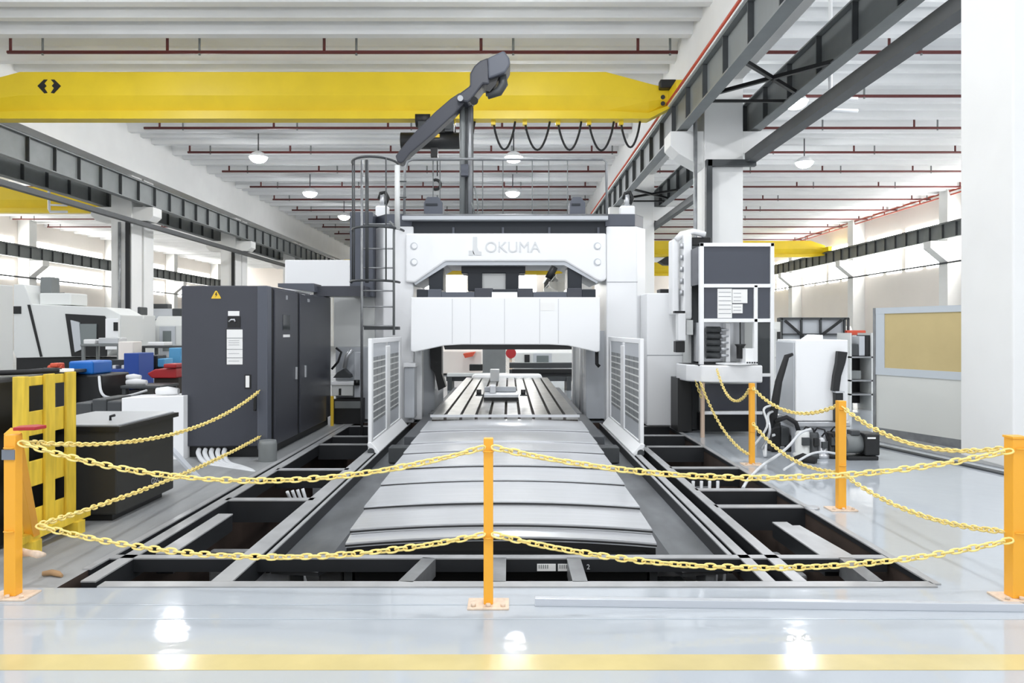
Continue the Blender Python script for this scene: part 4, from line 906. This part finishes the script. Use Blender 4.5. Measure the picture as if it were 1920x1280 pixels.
plate([P(a, b, Yq - .08) for a, b in [(132, 600), (148, 604), (152, 655), (140, 660)]], .05).build('door_leaf', 'whitegrey', t)
B(X(202, Yq), X(226, Yq), Yq - .12, Yq - .02, Z(655, Yq), Z(597, Yq)).build('control_panel', 'white', t, .01)
B(X(218, Yq), X(226, Yq), Yq - .14, Yq - .12, Z(620, Yq), Z(604, Yq)).build('screen', 'black', t)
B(X(26, Yq), X(40, Yq), Yq - .02, Yq, Z(588, Yq), Z(574, Yq)).build('screen', 'black', t)
B(X(26, Yq), X(222, Yq), Yq + .1, Yq + 1.1, 0, Z(671, Yq)).build('base', 'black', t)
B(X(52, Yq), X(74, Yq), Yq + .5, Yq + .9, Z(548, Yq), Z(516, Yq)).build('top_motor', 'steel', t, .03)
MB().tube([P(112, 571, Yq + .5), P(124, 562, Yq + .5), P(118, 556, Yq + .5), P(108, 557, Yq + .5)], .12, 8).build('top_hose', 'steeldk', t)
tag(B(-12, -10.36, 15, 15.6, Z(748, 15), Z(532, 15)).build('machine_cabinet', 'offwhite', None, .02), 'white machine cabinet cut by the left edge of the picture', 'cabinet')
B(-11.98, -10.4, 15.05, 15.55, 0, Z(748, 15)).build('plinth', 'black', bpy.data.objects['machine_cabinet'])
lathe('white machine tool partly hidden right of the large seamed machine', 236, 262, 590, 672, 22, depth=1.0, tone='offwhite', win=(.1, .5))
lathe('white machine tool with dark window left of the charcoal cabinet', 286, 400, 592, 680, 23.5, depth=1.6, tone='offwhite', win=(.12, .38))
lathe('white machine tool in the back left bay behind the cabinet top', 230, 420, 578, 640, 38, tone='whitegrey', win=(.2, .5))
def clutter(items, Yd, name, cat, group):
    for (a, b, c1, c2, m, lab) in items:
        z0 = max(0, Z(c2, Yd)); tag(B(X(a, Yd), X(b, Yd), Yd, Yd + .45, z0, Z(c1, Yd)).build(name, m, None, .015), lab, cat)
# work tables that carry the clutter
def worktable(a, b, py, Y, label, m='steeldk', d=.7):
    t = thing('work_table', label, 'table', ((X(a, Y) + X(b, Y)) / 2, Y + d / 2, 0), 'work tables in the left bay')
    z = Z(py, Y); B(X(a, Y), X(b, Y), Y, Y + d, z - .05, z).build('table_top', m, t, .01)
    for x in (X(a, Y) + .05, X(b, Y) - .05):
        for y in (Y + .05, Y + d - .05): B(x - .03, x + .03, y - .03, y + .03, 0, z - .05).build('leg', m, t)
    return t
worktable(214, 345, 690, 14.9, 'low dark table behind the blue tool cabinet', 'black', 1.2)
worktable(28, 128, 694, 11.5, 'dark work table behind the yellow pallet')
tag(B(X(30, 11.6), X(120, 11.6), 11.7, 12.1, 0, Z(700, 11.6)).build('tool_chest', 'black', None, .02), 'black chest under the dark work table', 'chest')
t = thing('helmet', 'red helmet-shaped cap on the dark work table', 'helmet', P(104, 692, 11.7))
MB().tube([P(92, 690, 11.7), P(118, 690, 11.7)], .05, 10).build('rim', 'orange', t); B(X(100, 11.7), X(115, 11.7), 11.6, 11.8, Z(688, 11.7), Z(680, 11.7)).build('crown', 'orange', t, .02)
tag(B(X(128, 12), X(174, 12), 12, 12.6, Z(702, 12), Z(677, 12)).build('plastic_crate', 'bluel', None, .03), 'bright blue plastic crate on the black bin', 'crate')
tag(B(X(138, 12), X(196, 12), 11.9, 12.8, 0, Z(702, 12)).build('dark_bin', 'black', None, .03), 'black bin under the bright blue crate', 'bin')
bc = thing('tool_cabinet', 'open dark blue tool cabinet in the left bay', 'cabinet', P(230, 735, 14), None)
Yb = 14.0
B(X(197, Yb), X(235, Yb), Yb, Yb + .5, Z(732, Yb), Z(692, Yb)).build('drawer_block', 'blue', bc, .01); B(X(232, Yb), X(260, Yb), Yb, Yb + .6, Z(722, Yb), Z(662, Yb)).build('side_panel', 'blue', bc, .01)
B(X(184, Yb), X(232, Yb), Yb + .35, Yb + .6, Z(692, Yb), Z(676, Yb)).build('back_panel', 'navy', bc); B(X(186, Yb), X(262, Yb), Yb + .1, Yb + .6, 0, Z(732, Yb)).build('base', 'black', bc)
for a, lab in ((205, 'left'), (222, 'right')):
    tag(B(X(a, Yb), X(a + 7, Yb), Yb + .1, Yb + .25, Z(692, Yb), Z(685, Yb)).build('tool_box', 'silver', None, .01), f'small silver box on the blue tool cabinet, {lab} one', 'box')
worktable(150, 225, 645, 17, 'steel work table before the large white machine', 'steel'); worktable(262, 345, 648, 16, 'dark work table left of the charcoal cabinet')
for (a, b, c1, c2, Yk, m, nm, cat, lab) in (
  (156, 178, 645 - 9, 645, 17.1, 'cloth', 'cloth_bundle', 'cloth', 'white bundle on the steel work table'),
  (184, 222, 645 - 12, 645, 17.1, 'silver', 'steel_part', 'part', 'silver machined part on the steel work table'),
  (221, 249, 640, 687, 15.5, 'wall', 'cardboard_box', 'box', 'pale pink box behind the blue tool cabinet'),
  (276, 308, 648 - 7, 648, 16.1, 'cloth', 'cloth_bundle', 'cloth', 'white cloth on the dark work table by the cabinet'),
  (260, 295, 666, 690, 14.8, 'black', 'dark_bin', 'bin', 'black bin between the blue cabinet and the pale blue box'),
  (295, 308, 672, 688, 14.8, 'sky', 'plastic_box', 'box', 'pale blue box above the red machine part'),
  (316, 339, 652, 687.5, 15.5, 'sky', 'plastic_box', 'box', 'blue box beside the charcoal cabinet'),
  (306, 330, 690 - 8, 690, 13, 'redp', 'red_part', 'part', 'upper red machine casting left of the cabinet')):
    tag(B(X(a, Yk), X(b, Yk), Yk, Yk + .4, Z(c2, Yk), Z(c1, Yk)).build(nm, m, None, .02), lab, cat)
t = thing('red_casting', 'long red machine casting on dark trestle left of the cabinet', 'casting', P(305, 735, 13))
plate([P(a, b, 13.05) for a, b in [(275, 700), (290, 692), (330, 690), (330, 709), (284, 709)]], .6).build('casting', 'redp', t, .02)
B(X(284, 13), X(330, 13), 13.1, 13.6, 0, Z(709, 13)).build('trestle', 'slot', t)
for i, (a, b, c1, c2, Yk, lab) in enumerate(((235, 267, 702, 712, 12.4, 'upper folded white sack beside the blue tool cabinet'), (235, 278, 711, 723, 12.35, 'lower folded white sack beside the blue tool cabinet'), (291, 338, 726, 741, 9.5, 'crumpled white cloth on the low white screen'))):
    tag(MB().tube([P(a + 3, (c1 + c2) / 2, Yk), P((a + b) / 2, (c1 + c2) / 2 - 1, Yk), P(b - 3, (c1 + c2) / 2, Yk)], [(c2 - c1) / 2 * Yk / F * .9, (c2 - c1) / 2 * Yk / F * 1.1, (c2 - c1) / 2 * Yk / F * .8], 10).build('sack', 'cloth'), lab, 'sack')
worktable(225, 300, 723, 12.2, 'low dark bench under the folded white sacks')
t = thing('floor_clutter', 'dark machine base parts on the floor behind the black chest', 'machine', P(180, 760, 10.5))
for (a, b, c1, c2) in ((140, 172, 755, 775), (172, 200, 748, 772), (200, 228, 752, 776)):
    B(X(a, 10.5), X(b, 10.5), 10.5, 11.2, 0, Z(c1, 10.5)).build('base_part', 'steeldk', t, .02)
hose([P(186, 706, 11.4), P(190, 735, 11.2), P(205, 745, 11.2), P(240, 742, 11.3), P(275, 732, 11.6)], .02, 'hose', 'cable', 'pale cable trailing behind the black chest', 'cable')

# ============================================================= SEEN THROUGH THE GANTRY AND FAR BACK
tag(B(X(905, 24), X(948, 24), 24, 25, 0, Z(600, 24)).build('steel_cabinet', 'steel', None, .02), 'plain grey steel cabinet seen through the gantry opening', 'cabinet')
lathe('cream machine tool seen through the gantry, left of the grey cabinet', 780, 903, 648, 700, 27, tone='wall', win=(.1, .3), group='machines seen through the gantry')
lathe('pale machine tool seen through the gantry, right of the grey cabinet', 966, 1080, 652, 700, 29, tone='offwhite', win=(.3, .6), group='machines seen through the gantry')
tag(plate([P(a, b, 26) for a, b in [(868, 663), (890, 660), (886, 668), (872, 671)]], .98).build('red_hose_reel', 'orange'), 'orange red part on the cream machine seen through the gantry', 'part')
t = thing('hose_reel', 'dark red round reel on a stand right of the grey cabinet', 'reel', (X(958, 23), 23.2, 0))
MB().cyl(P(958, 662, 23), P(958, 662, 23.3), .16, 16).build('reel_drum', 'redp', t); B(X(957, 23) - .03, X(957, 23) + .05, 23.1, 23.2, 0, Z(664, 23)).build('stand', 'base', t)
for i, (a, b, c1, c2, Yk, m, lab) in enumerate(((955, 1074, 680, 690, 20.6, 'steeldk', 'upper dark steel beam lying behind the machine table'), (960, 1074, 692, 700, 20.2, 'black', 'lower dark steel beam lying behind the machine table'), (838, 950, 700, 706, 20.0, 'offwhite', 'pale bar lying behind the far end of the machine table'), (880, 905, 683, 695, 20.4, 'black', 'black block behind the machine table beside the grey cabinet'))):
    tag(B(X(a, Yk), X(b, Yk), Yk, Yk + .3, Z(c2, Yk), Z(c1, Yk)).build('steel_beam', m, None, .01), lab, 'beam')
t = thing('trestle', 'dark low trestle carrying the beams behind the machine table', 'trestle', P(955, 710, 20.3))
for x in (-1.6, -.4, .6, 1.6): B(x - .06, x + .06, 20.0, 20.9, 0, Z(706, 20.2)).build('leg', 'steeldk', t)
B(-1.7, 1.75, 20.1, 20.8, Z(706, 20.1) - .12, Z(706, 20.1)).build('top_rail', 'steeldk', t)
B(.0, 1.7, 20.3, 20.7, Z(706, 20.1), Z(692, 20.3) - .02).build('packing_block', 'steeldk', t)
# far background row of pale machines along right and middle
for i, (a, b, Y) in enumerate(((1230, 1262, 40), (1452, 1530, 45), (1540, 1600, 50))):
    lathe(['distant pale machine beside the tower', 'distant pale machine behind the inspection frame', 'distant pale machine near the right wall'][i], a, b, 640 - 45 + i * 8, 690, Y, tone='offwhite', win=(.2, .6), group='distant machines in the right bay')
fc = bpy.data.objects['overhead_crane.002']
MB().prism([(X(1236, 67), Z(490, 67)), (X(1250, 67), Z(481, 67)), (X(1264, 67), Z(480, 67)), (X(1264, 67), Z(497, 67)), (X(1246, 67), Z(496, 67))], (67, 68)).build('hook_block', 'black', fc, .02)
